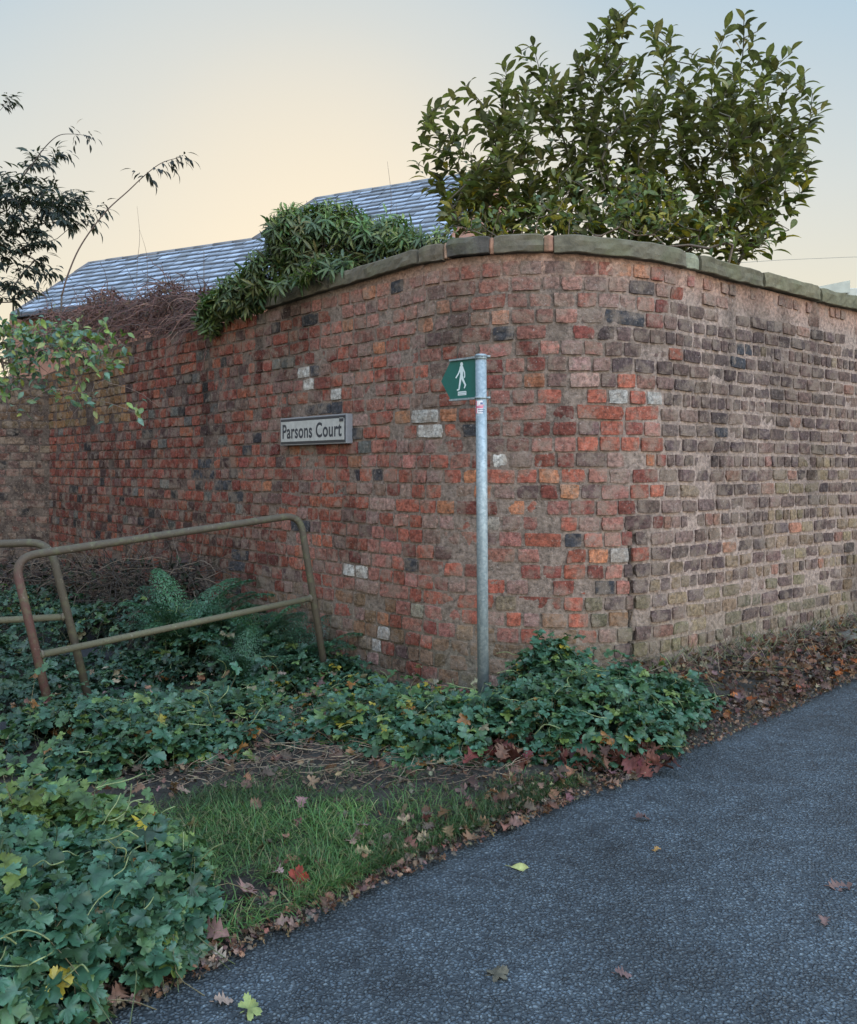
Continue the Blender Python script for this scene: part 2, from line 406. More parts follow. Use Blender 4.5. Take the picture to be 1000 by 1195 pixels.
def brickwork(mb, s0, s1, wpf, zt, zone):
    U=np.array([-1,-.97,-.80,-.42,0,.42,.80,.97,1]); V=np.array([-1,-.955,-.55,0,.55,.955,1])
    UU,VV=np.meshgrid(U,V)      # 7x9
    nF=[]
    for j in range(6):
        for i in range(8): a=j*9+i; nF.append([a,a+1,a+10,a+9])
    nF=np.array(nF)
    row=0; z=-.36
    while z<2.9:
        s=s0+rng.uniform(-.1,0)
        stretch = row%6==2
        while s<s1:
            L_=(.27 if rng.random()<.35 else .14) if stretch else (.138 if rng.random()<.88 else .21)
            sc_,isr=zone(s)
            right=(wpf is wp) and s>S_CR+.03+.25*max(0,z-1.2)
            if right: L_=.095 if row%4==1 else (.195 if rng.random()<.7 else .15)
            L_*=rng.normal(1,.09)*sc_
            if right and z>float(zt(s))-.27 and rng.random()<.6*min(1,(s-S_CR)/.7): s+=L_; continue
            wz=.010*fn(s*.9,z*.7,3)+.006*fn(s*3,z*3,5)          # courses wander
            gap=.007+.007*rng.random()
            if wpf is wp and z<.9:
                sc0=S_CR+.012*math.sin(z*31+1.5)
                if s<sc0-.02 and s+L_>sc0: L_=sc0-s
                elif abs(s-sc0)<.021: s=sc0+.010
            if right: gap=.012+.007*rng.random()
            gz=gap*(1.35 if right else 1)
            a=s+gap/2; b=s+L_-gap/2; zb=z+gz/2+wz; zt_=z+CH-gz/2+wz
            sm=(a+b)/2; zm=(zb+zt_)/2
            if zt(sm)<zt_-.025 or sm>s1: s+=L_; continue
            hu,hv=(b-a)/2,(zt_-zb)/2
            # knocked-off corners: shrink outline by noise
            sd=rng.uniform(0,99); er=.6*max(0,rng.normal(.35,.4))
            q=np.maximum(np.abs(UU),np.abs(VV))
            th=np.arctan2(VV,UU)
            k=1-.05*np.abs(np.sin(2*th))**3*q-er*.22*q*(np.sin(th*2+sd)*.5+np.sin(th*3+sd*2)*.3+np.sin(th*5+sd*3)*.3+.4)
            k=np.clip(k,.72,1.03)
            ss=sm+UU*hu*k; zz=zm+VV*hv*k
            tilt=rng.normal(0,.012); zz=zz+(ss-sm)*tilt*2
            edge=np.where(np.abs(UU)>.99,0,np.where(np.abs(UU)>.9,.93,1.))*np.where(np.abs(VV)>.99,0,np.where(np.abs(VV)>.9,.93,1.))
            pro=rng.normal(.0045,.0032)+ (-.014 if rng.random()<.05 else 0)
            rough=np.array([fn(x*16+sd,y*16) for x,y in zip(ss.ravel(),zz.ravel())]).reshape(ss.shape)
            off=-.016+(.016+pro)*edge+rough*.006*edge+UU*rng.normal(0,.002)+VV*rng.normal(0,.0015)
            P=wpf(ss.ravel(),zz.ravel(),off.ravel())
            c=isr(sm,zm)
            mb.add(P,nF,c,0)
            s+=L_
        row+=1; z+=CH

S_CR=s_at(737); S_ST=s_at(652)
def stain(sm,zm):
    zt_=float(ztop(sm)); d_=(zt_-zm)
    k=max(0,fn(sm*4.5,zm*.35,17)-.08)*1.5*max(0,1-d_/1.5)
    k=max(k,.42*math.exp(-((sm-S_ST-.02*fn(zm*4,1))/.05)**2)*(1 if d_<1.15 else 0)*(1 if d_>.02 else 0))
    k=max(k,max(0,fn(sm*1.7,zm*1.2,41)-.1)*.9)
    return min(.5,k)
def zoneA(s):
    px,_=pxy(wp(np.array(s),1.)); sc=1.0
    def colr(sm,zm):
        p=wp(np.array(sm),zm); X,Yp=pxy(p); X=float(X); Yp=float(Yp)
        for (wx,wy) in BLACK:
            if abs(X-wx)<11 and abs(Yp-wy)<9: return np.array([.04,.04,.048])
        for (wx,wy,r) in WHITE:
            if abs(X-wx)<r*.85 and abs(Yp-wy)<8: return np.array([.50,.46,.43])*(rng.uniform(.7,1) if X<700 else .62)
        t=rng.normal(0,1)
        nb=fn(sm*1.1,zm*1.1,9)*130
        Xn=X+nb+t*18
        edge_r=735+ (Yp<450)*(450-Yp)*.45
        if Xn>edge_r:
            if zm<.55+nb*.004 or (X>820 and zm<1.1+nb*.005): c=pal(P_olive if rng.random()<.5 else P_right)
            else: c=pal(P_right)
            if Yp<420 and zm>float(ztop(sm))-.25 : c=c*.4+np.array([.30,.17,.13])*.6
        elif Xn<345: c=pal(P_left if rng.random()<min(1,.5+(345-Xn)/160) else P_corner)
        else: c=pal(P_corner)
        # damp and algae near the foot, pale dusting under the coping
        low=np.clip((.55-zm)/.5,0,1)
        if rng.random()<low*.8: c=c*.45+np.array([.13,.125,.07])*.55
        if 380<X<760 and zm>float(ztop(sm))-.42: 
            k=.35*rng.random()+.15; c=c*(1-k)+np.array([.30,.19,.155])*k
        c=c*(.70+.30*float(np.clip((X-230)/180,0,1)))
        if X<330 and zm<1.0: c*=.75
        if X<150 and zm>1.75: c=c*.45+np.array([.24,.155,.06])*.55
        c=c*(1-stain(sm,zm))
        return np.clip(c,.01,.8)
    return sc,colr
WALL=empty('brick_wall',(.6,4.98,0),'tall old red brick garden wall curving round the corner, capped with stone slabs','wall')
mb=MB()
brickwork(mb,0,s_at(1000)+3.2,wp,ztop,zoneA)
# mortar surface
ds=.024
S=np.arange(0,s_at(1000)+3.4,ds); Zr=np.linspace(-.36,1,124)
SS,ZZ=np.meshgrid(S,Zr); zt_=ztop(SS); Zw=np.where(ZZ<0,ZZ,ZZ*zt_)
off=np.array([ .0035*fn(a*3.1,b*3.1,1)+.010*max(0,fn(a*1.3,b*1.3,7)-.05)+.0045*fn(a*19,b*19,2)+.003*fn(a*48,b*48,4) for a,b in zip(SS.ravel(),Zw.ravel())])
off=off-.03*((np.abs(SS.ravel()-s_at(737)-.012*np.sin(Zw.ravel()*31))<.016)&(Zw.ravel()<.98))
P=wp(SS.ravel(),Zw.ravel(),off-.0055)
X,Yp=pxy(P)
mc=np.tile(np.array([.195,.145,.122]),(len(P),1))
kr=np.clip((X-700)/90,0,1)[:,None]; mc=mc*(1-kr)+np.array([.29,.215,.185])*kr
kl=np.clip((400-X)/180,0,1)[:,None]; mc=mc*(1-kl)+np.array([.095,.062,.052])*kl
kt=(np.clip((P[:,2]-(ztop(SS.ravel())-.22))/.14,0,1)*np.clip((X-380)/100,0,1))[:,None]; mc=mc*(1-kt)+np.array([.33,.20,.155])*kt
kb=np.clip((.5-P[:,2])/.5,0,1)[:,None]*.7; mc=mc*(1-kb)+np.array([.15,.13,.09])*kb
mc=mc*(1-np.array([stain(a,b) for a,b in zip(SS.ravel(),Zw.ravel())]))[:,None]
ck=(np.abs(SS.ravel()-S_CR-.012*np.sin(Zw.ravel()*31))<.016)&(Zw.ravel()<.98); mc[ck]=(.02,.016,.014)
nx=len(S); ny=len(Zr)
I=np.arange(ny*nx).reshape(ny,nx)
F=np.stack([I[:-1,:-1],I[:-1,1:],I[1:,1:],I[1:,:-1]],-1).reshape(-1,4)
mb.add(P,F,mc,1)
# top and back of the wall body
S2=np.linspace(0,STOT,260); zt2=ztop(S2)
sec=[(-.12,-.004,'f'),]
A=wp(S2,zt2,-.004); B=wp(S2,zt2,-.34); C_=wp(S2,-.36,-.34)
V=np.concatenate([A,B,C_]); n=len(S2); F=[]
for i in range(n-1):
    F.append([i,i+1,n+i+1,n+i]); F.append([n+i,n+i+1,2*n+i+1,2*n+i])
mb.add(V,F,(.17,.09,.07),1)
# plain continuation of the face beyond the picture
S3=np.linspace(s_at(1000)+3.3,STOT,30); A=wp(S3,-.36,0.); B=wp(S3,ztop(S3),0.); n=30
mb.add(np.concatenate([A,B]),[[i,i+1,n+i+1,n+i] for i in range(n-1)],(.2,.14,.12),1)
mb.build('brickwork',[M_brick,M_mortar],WALL,smooth='mortar')

# coping stones
def slab(name,sa,sb,th=.102,over=.045,c=(.17,.155,.115),lift=0,label=None,rough=.011):
    m=MB(); n=max(2,int((sb-sa)/.04)); prof=[]
    dep=.40
    pr=[(-dep+over,0),(over-.004,0),(over,.005),(over+.002,th*.33),(over+.001,th*.66),(over-.002,th-.008),(over-.008,th),(over-.08,th+.004),(-dep*.5,th+.012),(-dep+over+.01,th)]
    sd=rng.uniform(0,50); Vs=[]
    ss=np.linspace(sa,sb,n+1)
    za,zb=ztop(sa),ztop(sb)
    for i,s in enumerate(ss):
        z0=za+(zb-za)*(s-sa)/(sb-sa)+lift; z0=.5*z0+.5*(ztop(s)+lift)
        e=.006 if i in (0,n) else 0
        for o_,h in pr:
            d1=rough*fn(s*9+sd,h*20+o_*3)+rough*.7*fn(s*30+sd,h*40,2)
            oo=o_-e*(o_>0)+d1*(1 if h>0 and o_>-.1 else .3)
            Vs.append(wp(np.array(s),z0+h-e*(h>.05)+rough*.6*fn(s*8,o_*9,sd),oo))
    k=len(pr); F=[]
    for i in range(n):
        for j in range(k):
            j2=(j+1)%k; F.append([i*k+j,i*k+j2,(i+1)*k+j2,(i+1)*k+j])
    F.append(list(range(k))[::-1]); F.append([n*k+j for j in range(k)])
    m.add(Vs,F,c)
    o=m.build(name,M_stone,WALL,smooth=False)
    if label: o['label']=label
    return o
cuts=[(311,386.5),(389,491),(494,520),(525,572),(578,634),(646,795),(812,884.5),(887,951.3),(953.7,1012)]
tints=[(.17,.155,.115),(.185,.165,.125),(.20,.17,.13),(.13,.12,.11),(.19,.17,.13),(.185,.17,.125),(.17,.155,.105),(.22,.20,.13),(.20,.19,.12)]
for (a,b),c in zip(cuts,tints): slab('coping_stone',s_at(a),s_at(b),th=.098 if a<493 else .108,c=tuple(np.array(c)*np.array([.66,.62,.60])),lift=rng.uniform(-.008,.010)+(.012 if a==388.5 else 0))
s=s_at(1012)
while s<STOT-.1:
    e=min(s+rng.uniform(.5,.8),STOT); slab('coping_stone',s+.006,e,c=(.145,.13,.09)); s=e
for a,b,c in [(520.6,524.6,(.34,.21,.15)),(572.6,577.4,(.36,.19,.13)),(634.8,645.2,(.33,.17,.12)),(796,811,(.21,.21,.15))]:
    slab('mortar_joint',s_at(a),s_at(b),over=.030,c=c,rough=.01)

# far return wall closing the walled lane
RWb=np.array([-4.74,10.6]); dW=nrm(np.array([-1.,-.38])); nW=np.array([dW[1]*-1*-1,0]);
nW=nrm(np.array([-dW[1],dW[0]])); 
if nW[1]>0: nW=-nW
def wp2(s,z,off=0.):
    s=np.asarray(s,float); off=np.broadcast_to(off,s.shape); z=np.broadcast_to(z,s.shape)
    return np.stack([RWb[0]+dW[0]*s+nW[0]*off,RWb[1]+dW[1]*s+nW[1]*off,z],-1)
def zt2f(s): return 2.42+.03*np.sin(np.asarray(s)*3)
P_far=[(30,(.27,.15,.12)),(25,(.23,.105,.08)),(15,(.17,.10,.085)),(12,(.33,.22,.16)),(6,(.06,.05,.05))]
def zoneB(s):
    def colr(sm,zm):
        c=pal(P_far)
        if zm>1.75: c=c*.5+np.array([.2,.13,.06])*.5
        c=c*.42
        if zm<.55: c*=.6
        return np.clip(c,.01,.8)
    return 1.0,colr
WB=empty('brick_wall',(-5.6,10.2,0),'shaded weathered brick wall closing the far left end of the lane','wall')
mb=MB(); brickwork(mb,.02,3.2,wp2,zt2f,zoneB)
S=np.linspace(-.3,3.2,120); Zr=np.linspace(-.3,2.42,60); SS,ZZ=np.meshgrid(S,Zr)
off=np.array([.005*fn(a*5,b*5,1)+.004*fn(a*20,b*20,2) for a,b in zip(SS.ravel(),ZZ.ravel())])
P=wp2(SS.ravel(),ZZ.ravel(),off+.001); I=np.arange(60*120).reshape(60,120)
F=np.stack([I[:-1,:-1],I[:-1,1:],I[1:,1:],I[1:,:-1]],-1).reshape(-1,4)
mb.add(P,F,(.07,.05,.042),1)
A=wp2(S,2.42,0);B=wp2(S,2.42,-.25);C_=wp2(S,-.3,-.25);n=120
mb.add(np.concatenate([A,B,C_]),[[i,i+1,n+i+1,n+i] for i in range(n-1)]+[[n+i,n+i+1,2*n+i+1,2*n+i] for i in range(n-1)],(.2,.12,.1),1)
mb.build('brickwork',[M_brick,M_mortar],WB,smooth='mortar')

# ------------------------------------------------------------------ ground, road, path
EDGE=np.array([(-1.9,-3.0),(-1.6,-.5),(-1.25,1.0),(-1.02,1.65),(-.822,2.006),(-.62,2.22),(-.415,2.439),(-.056,2.81),(.463,3.31),(.80,3.60),(1.09,3.90),(1.61,4.36),(2.10,4.83),(2.67,5.35),(3.6,6.15),(6.0,8.0),(9.0,10.4)])
EDGE=spline(EDGE,6)
for i,(x,y) in enumerate(EDGE):
    if y>1: EDGE[i]+=np.array([1,-1])*.012*fn(x*5,y*5,3)
def sst(t): t=np.clip(t,0,1); return t*t*(3-2*t)
def G(x,y):
    # the verge falls away towards the foot of the left wall
    return -.19*sst((np.asarray(y,float)-4.25-.25*np.clip(np.asarray(x,float),-1,1))/1.1)*sst((1.5-np.asarray(x,float))/.9)
def xedge(y): return np.interp(y,EDGE[:,1],EDGE[:,0])
mb=MB(); mb.add([(-1500,-1500,-.37),(1500,-1500,-.37),(1500,1500,-.37),(-1500,1500,-.37)],[[0,1,2,3]])
tag(mb.build('ground',M_field),'rough ground stretching away behind the wall','ground',kind='structure')
mb=MB(); S2_=np.linspace(.1,STOT,60); A=wp(S2_,-.01,-.30); ang=np.linspace(math.pi*.93,math.pi*.02,60)
B=np.stack([40*np.cos(ang),8+40*np.sin(ang),np.full(60,-.01)],1)
mb.add(np.concatenate([A,B]),[[i,i+1,60+i+1,60+i] for i in range(59)])
tag(mb.build('garden_ground',M_field),'rough garden ground behind the brick wall','ground',kind='structure')
mb=MB(); n=len(EDGE)
V=[(x,y,.0) for x,y in EDGE]+[(x+.10,y-.08,.0) for x,y in EDGE]+[(max(x,-1)+14,y-9,.0) for x,y in EDGE]
cc=np.array([(.62,.58,.52)]*n+[(1,1,1)]*(2*n))
mb.add(V,[[i,i+n,i+n+1,i+1] for i in range(n-1)]+[[i+n,i+2*n,i+2*n+1,i+n+1] for i in range(n-1)],cc)
tag(mb.build('road',M_asph,smooth=False),'coarse blue grey asphalt lane in the foreground','road',kind='structure')
# verge: bumpy soil sheet up to the road edge
mb=MB(); ys=np.concatenate([np.linspace(.2,7,180),np.linspace(7.1,12.5,30)]); us=np.linspace(0,1,90)
V=[]
for y in ys:
    xe=float(xedge(y))
    for u in us:
        x=xe-(u**1.9)*13.0
        d_=xe-x
        z=.002+min(d_,.35)/.35*.035*(1+.8*fn(x*3,y*3))+(.012*fn(x*9,y*9,4)+.008*fn(x*23,y*23,6))*min(1,d_/.1)
        V.append((x,y,(z-.006 if u==0 else z)+float(G(x,y))))
I=np.arange(210*90).reshape(210,90)
F=np.stack([I[:-1,:-1],I[1:,:-1],I[1:,1:],I[:-1,1:]],-1).reshape(-1,4)
mb.add(V,F); tag(mb.build('verge',M_soil),'dark soil verge between the lane and the brick wall','verge',kind='structure')
# path
pc=spline([(-3.2,1.8),(-2.45,3.2),(-2.2,4.2),(-1.95,5.0),(-2.2,6.0),(-3.0,7.2),(-4.0,9.4)],10)
mb=MB(); V=[];W=9
tg=nrm(np.gradient(pc,axis=0))
for p,t in zip(pc,tg):
    q=np.array([t[1],-t[0]])
    for k in range(W):
        u=(k/(W-1)-.5)*2; x,y=p+q*u*(.25+.06*fn(p[0]*3,p[1]*3))
        V.append((x,y,.058+.012*fn(x*8,y*8)-.05*u**4+float(G(x,y))))
I=np.arange(len(pc)*W).reshape(len(pc),W)
F=np.stack([I[:-1,:-1],I[:-1,1:],I[1:,1:],I[1:,:-1]],-1).reshape(-1,4)
mb.add(V,F); tag(mb.build('path',M_path),'narrow dark muddy footpath running through the barriers','path',kind='structure')

# ------------------------------------------------------------------ leaf shapes
def T_leaf(wid=.5,fold=.25,bend=.3,prof=(0,.62,1,.86,.45,0),tw=0):
    n=len(prof)-1; v=[];s=[];f=[]
    for i,w_ in enumerate(prof):
        t=i/n; a=bend*t; y=(math.sin(a)/bend if bend else t); z=-(1-math.cos(a))/bend if bend else 0
        for k in (-1,0,1):
            v.append((k*wid/2*w_,y,z+abs(k)*fold*wid/2*w_)); s.append(1.22 if k==0 else .93)
    for i in range(n):
        for k in range(2):
            a=i*3+k; f.append([a,a+1,a+4,a+3])
    return np.array(v),np.array(f),np.array(s)
def T_lobed(lobes=5,depth=.45,teeth=3,cup=.12,seed=0,asp=1.0):
    r_=random.Random(seed); v=[(0,0,0)]; s=[.8]; m=lobes*teeth*2
    a0,a1=-math.pi*.5+.35,math.pi*1.5-.35
    for i in range(m+1):
        t=i/m; a=a0+(a1-a0)*t
        lob=abs(math.cos(math.pi*(t*lobes)-math.pi/2)) # 1 at lobe centre
        r=(1-depth)+depth*lob**.55
        r*=1+(.06 if i%2 else -.06)*(lob>.25)
        r*=.72+.28*math.sin(math.pi*min(1,max(0,t)))+r_.uniform(-.04,.04)
        x=r*math.cos(a)*.62*asp; y=r*math.sin(a)*.55+.30
        z=cup*(r*r)*(.6*math.sin(a*3+seed)+.3)-.10*lob+r_.uniform(-.03,.03)
        v.append((x,y,z)); s.append(.92+.2*lob)
    v[0]=(0,.22,-.02)
    f=[[0,i,i+1] for i in range(1,m+1)]
    return np.array(v),np.array(f),np.array(s)
def T_oak(seed=0):
    r_=random.Random(seed); v=[];s=[];f=[];n=10
    for i in range(n+1):
        t=i/n; w_=.30*math.sin(math.pi*t**.8)**.7*(1+(.45 if i%2 else -.35)) if 0<i<n else .01
        cz=.18*math.sin(t*3+seed)+.05*r_.uniform(-1,1)
        v+=[(-w_,t,cz+.16*w_*3*r_.uniform(.3,1.5)),(0,t,cz),(w_,t,cz+.16*w_*3*r_.uniform(-.4,1.5))]; s+=[.9,1.15,1.0]
    for i in range(n):
        for k in range(2):
            a=i*3+k; f.append([a,a+1,a+4,a+3])
    return np.array(v),np.array(f),np.array(s)
T_broad=[T_leaf(.40,.32,b,(0.03,.55,.95,1,.72,.02)) for b in (.5,.9,1.3)]
T_narrow=[T_leaf(.19,.35,b,(0.05,.8,1,.7,.02)) for b in (.5,1.0)]
T_ger=[T_lobed(5,.46,4,.24,k) for k in range(3)]+[T_lobed(5,.38,4,.28,3)]
T_dead=[T_oak(k) for k in range(4)]+[T_lobed(5,.6,2,.4,9)]
T_simple=[T_leaf(.5,.25,.6,(.03,.8,1,.6,.02))]

def scatter(mb,Ts,P,D,Nn,S,C,m=0):
    k=rng.integers(0,len(Ts),len(P)); M=frames(np.asarray(D,float),np.asarray(Nn,float)); S=np.asarray(S); C=np.asarray(C)
    for i,T in enumerate(Ts):
        q=k==i; inst(mb,T,np.asarray(P)[q],M[q],S[q],C[q],m)
def rv(n): return nrm(rng.normal(size=(n,3)))
def cols(n,base,sd=.15,hue=.08):
    b=np.array([c for c in base]); k=rng.integers(0,len(b),n)
    return np.clip(b[k]*(1+rng.normal(0,sd,(n,1)))*(1+rng.normal(0,hue,(n,3))),.004,.9)

# ------------------------------------------------------------------ branching
def skeleton(base,targets,seglen=.16,starts=None,pull=.35,origin=None):
    """each target is reached by growing from the nearest existing node"""
    nodes=[np.array(base,float)]; par=[-1]
    if starts:
        for st in starts:
            prev=0
            for p in st:
                nodes.append(np.array(p,float)); par.append(prev); prev=len(nodes)-1
    b0=np.array(base if origin is None else origin)
    order=np.argsort([np.linalg.norm(t-b0) for t in targets]); ends=[]
    for ti in order:
        t=targets[ti]; A=np.array(nodes)
        d=np.linalg.norm(A-t,axis=1)+pull*np.maximum(0,A[:,2]-t[2]+.05)*3
        j=int(np.argmin(d)); prev=j; p0=A[j]; n=max(1,int(np.linalg.norm(t-p0)/seglen))
        for k in range(1,n+1):
            u=k/n; p=p0+(t-p0)*u+np.array([0,0,-.10*math.sin(math.pi*u)*np.linalg.norm(t-p0)])+(rng.normal(0,.012,3) if k<n else 0)
            nodes.append(p); par.append(prev); prev=len(nodes)-1
        ends.append(prev)
    return nodes,par,ends
def draw_skeleton(mb,nodes,par,c,rtip=.003,expo=2.4,rmax=.05,sides=5):
    n=len(nodes); w_=np.zeros(n); hasch=np.zeros(n,bool)
    for p in par:
        if p>=0: hasch[p]=True
    w_[~hasch]=1
    for i in range(n-1,0,-1): w_[par[i]]+=w_[i]
    r=np.minimum(rmax,rtip*w_**(1/expo))
    for i in range(1,n):
        p=par[i]; a,b=nodes[p],nodes[i]
        if np.linalg.norm(b-a)<1e-4: continue
        tube(mb,[a,b],[min(r[p],r[i]*1.35),r[i]],c,sides if r[i]>.006 else 4,caps=False)
    return r

# ------------------------------------------------------------------ large broadleaf shrub behind the wall
def ellipse_pts(n,px,py,rx,ry,Y,dY,inner=.0):
    out=[]
    while len(out)<n:
        u=rng.uniform(-1,1,3)
        r=np.linalg.norm(u)
        if r>1 or r<inner: continue
        out.append(at(px+u[0]*rx,py+u[1]*ry,Y+u[2]*dY))
    return out
def broad_shrub(name,base,lobes,label,cat,upper,lower,tufts=()):
    root=empty(name,base,label,cat)
    tg=[]
    for (px,py,rx,ry,n) in lobes: tg+=ellipse_pts(n,px,py,rx,ry,base[1],.75)
    for (px,py) in tufts: tg.append(at(px,py,base[1]+rng.uniform(-.3,.3)))
    tg=[t for t in tg]
    starts=[]
    for (px,py) in [(560,230),(620,180),(700,150),(745,120),(800,170),(860,150),(900,220),(660,240)]:
        e=at(px,py,base[1]+rng.uniform(-.3,.3)); b=np.array(base)+np.array([rng.uniform(-.25,.25),rng.uniform(-.2,.2),0])
        st=[b+(e-b)*u+np.array([0,0,.0])+np.array([rng.normal(0,.04),rng.normal(0,.04),.25*math.sin(math.pi*u)]) for u in np.linspace(.1,.85,12)]
        starts.append(st)
    nodes,par,ends=skeleton(base,tg,.14,starts)
    mb=MB(); draw_skeleton(mb,nodes,par,(.09,.075,.055),.0035,2.3,.045)
    mb.build('branches',M_twig,root)
    mb=MB(); P=[];D=[];NN=[];S=[];C=[]
    cen=np.mean(tg,axis=0)
    for e in ends:
        tip=nodes[e]; p0=nodes[par[e]]
        out=nrm(tip-p0)*.6+nrm(tip-cen)*.35+np.array([0,0,.75])+rng.normal(0,.2,3); out=nrm(out)
        n=rng.integers(8,12); side=nrm(np.cross(out,[0.3,.2,1])); up2=np.cross(out,side)
        Xp,Yp=pxy(tip)
        f=np.clip((Yp-150)/130,0,1)
        for k in range(n):
            t=k/n; ang=k*2.4+rng.uniform(0,.5)
            p=tip-out*.22*(1-t)+rng.normal(0,.012,3)
            rad_=math.cos(ang)*side+math.sin(ang)*up2
            d_=nrm(rad_*(.9-.4*t)+out*(.62+.6*t)+rng.normal(0,.12,3))
            P.append(p); D.append(d_); NN.append(nrm(np.array([0,0,1.])+out*.4-rad_*.2+rng.normal(0,.25,3)))
            S.append(rng.uniform(.09,.165)*(.8 if t>.8 else 1))
            b=(upper if rng.random()>f*.85 else lower); C.append(b[rng.integers(len(b))])
    C=np.array(C)*(1+rng.normal(0,.2,(len(C),1)))
    scatter(mb,T_broad,P,D,NN,S,np.clip(C,.004,.8))
    mb.build('foliage',M_leaf,root)
    return root
upper=[(.12,.135,.058),(.095,.115,.052),(.14,.155,.06),(.09,.10,.06),(.155,.145,.068)]
lower=[(.11,.14,.035),(.14,.16,.04),(.085,.12,.036),(.18,.18,.04),(.12,.11,.04),(.09,.125,.05),(.30,.24,.04)]
broad_shrub('broadleaf_shrub',(1.75,7.2,0),[(580,165,90,95,88),(738,115,80,108,92),(868,140,80,112,92),(690,225,170,64,125),(815,245,105,52,60),(560,238,62,48,30),(650,150,70,85,55),(870,250,50,40,15),(905,190,55,90,40)],
  'large broad-leaved evergreen shrub rising in three lobes above the stone-capped corner','shrub',upper,lower,
  [(622,52),(606,60),(740,6),(722,20),(758,28),(868,18),(850,30),(884,36),(958,125),(948,108),(938,82),(945,150),(945,190),(930,230),(490,165),(486,190),(500,130),(690,60),(800,60),(925,60),(936,225)])
# yellowing smaller shrub in front of it, just behind the coping
def low_shrub():
    base=(1.45,6.4,0); root=empty('yellowing_shrub',base,'low yellow-green shrub with bare twigs peeping over the coping under the large one','shrub')
    tg=[]
    for (px,py,rx,ry,n) in [(790,262,55,22,16),(640,258,110,24,42),(720,232,95,38,44),(850,282,45,12,6),(550,262,50,18,8)]:
        tg+=ellipse_pts(n,px,py,rx,ry,6.4,.35)
    nodes,par,ends=skeleton(base,tg,.12)
    mb=MB(); draw_skeleton(mb,nodes,par,(.15,.11,.085),.0022,2.6,.02); mb.build('branches',M_twig,root)
    P=[];D=[];NN=[];S=[];C=[]
    cc=[(.12,.16,.04),(.09,.13,.045),(.15,.17,.045),(.28,.25,.05),(.12,.12,.06),(.07,.11,.06),(.10,.13,.05)]
    for e in ends:
        tip=nodes[e]
        for k in range(rng.integers(5,9)):
            d_=nrm(rng.normal(0,1,3)+np.array([0,-.1,.15])); P.append(tip+rng.normal(0,.045,3)); D.append(d_)
            NN.append(nrm(rng.normal(0,.6,3)+np.array([0,-.5,.8]))); S.append(rng.uniform(.055,.10)); C.append(cc[rng.integers(len(cc))])
    mb=MB(); scatter(mb,T_broad,P,D,NN,S,np.array(C)*(1+rng.normal(0,.15,(len(C),1)))); mb.build('foliage',M_leaf,root)
low_shrub()

# ------------------------------------------------------------------ narrow-leaved evergreen spilling over the wall
def narrow_bush():
    root=empty('evergreen_bush',(-.75,6.3,0),'dense evergreen bush of narrow drooping leaves spilling over the lower wall top','bush')
    # lobes as world ellipsoids (centre pixel + depth, radii in metres)
    lobes=[(388,292,6.65,.42,.32,.38,330),(348,275,6.75,.27,.3,.23,170),(440,290,6.45,.38,.3,.27,190),(490,285,6.15,.27,.22,.10,80),(410,320,6.35,.42,.22,.13,130),
           (318,322,6.95,.27,.22,.26,170),(292,340,7.1,.29,.16,.19,140),(262,355,7.35,.20,.14,.12,70),(244,366,7.45,.11,.10,.16,50),(350,335,6.6,.28,.2,.1,60)]
    mbL=MB(); mbS=MB(); core=MB(); P=[];D=[];NN=[];S=[];C=[]
    for (px,py,Y,rx,ry,rz,n) in lobes:
        c=at(px,py,Y)
        for _ in range(n):
            u=rv(1)[0]
            if u[1]>.6 and rng.random()<.6: continue
            r=rng.uniform(.72,1.05); p=c+u*np.array([rx,ry,rz])*r
            Xq,Yq=pxy(p)
            if Xq>306 and Yq>np.interp(Xq,[306,388,492],[346,321,294])-9: continue
            out=nrm(u+np.array([0,-.15,.25])+rng.normal(0,.25,3))
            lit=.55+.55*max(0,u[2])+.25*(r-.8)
            m_=rng.integers(9,14); side=nrm(np.cross(out,[.3,.2,1])); up2=np.cross(out,side)
            tube(mbS,[p-out*.14,p+out*.02],[.003,.002],(.07,.06,.035),3,caps=False)
            g=cols(1,[(.11,.17,.055),(.15,.20,.06),(.08,.135,.055),(.19,.21,.07),(.09,.13,.06)])[0]
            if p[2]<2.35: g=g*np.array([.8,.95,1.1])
            for k in range(m_):
                a=k*2.4; rr=math.cos(a)*side+math.sin(a)*up2
                P.append(p-out*.09*(1-k/m_)); D.append(nrm(rr*.9+out*.55+np.array([0,0,-.35])+rng.normal(0,.15,3)))
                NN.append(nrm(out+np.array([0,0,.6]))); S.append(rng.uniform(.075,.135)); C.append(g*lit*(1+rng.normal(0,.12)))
        # dark inner twigs
        for _ in range(int(n*.25)):
            u=rv(1)[0]; a=c+u*np.array([rx,ry,rz])*.9; b=c+rv(1)[0]*np.array([rx,ry,rz])*.4-np.array([0,0,rz*.5])
            tube(mbS,[b,(a+b)/2+rng.normal(0,.03,3),a],[.005,.004,.002],(.08,.06,.04),4,caps=False)
    # trunk
    for (x,y) in [(-.6,6.75),(-.4,6.6),(-1.1,7.3)]:
        tube(mbS,spline([(x,y,0),(x+.05,y,1.2),(x-.05,y-.05,2.2),(x+.1,y-.1,2.7)],5),[.04]*16 if False else .03,(.08,.06,.045),6)
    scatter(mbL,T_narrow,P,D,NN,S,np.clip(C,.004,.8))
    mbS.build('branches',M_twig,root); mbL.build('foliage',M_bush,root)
narrow_bush()

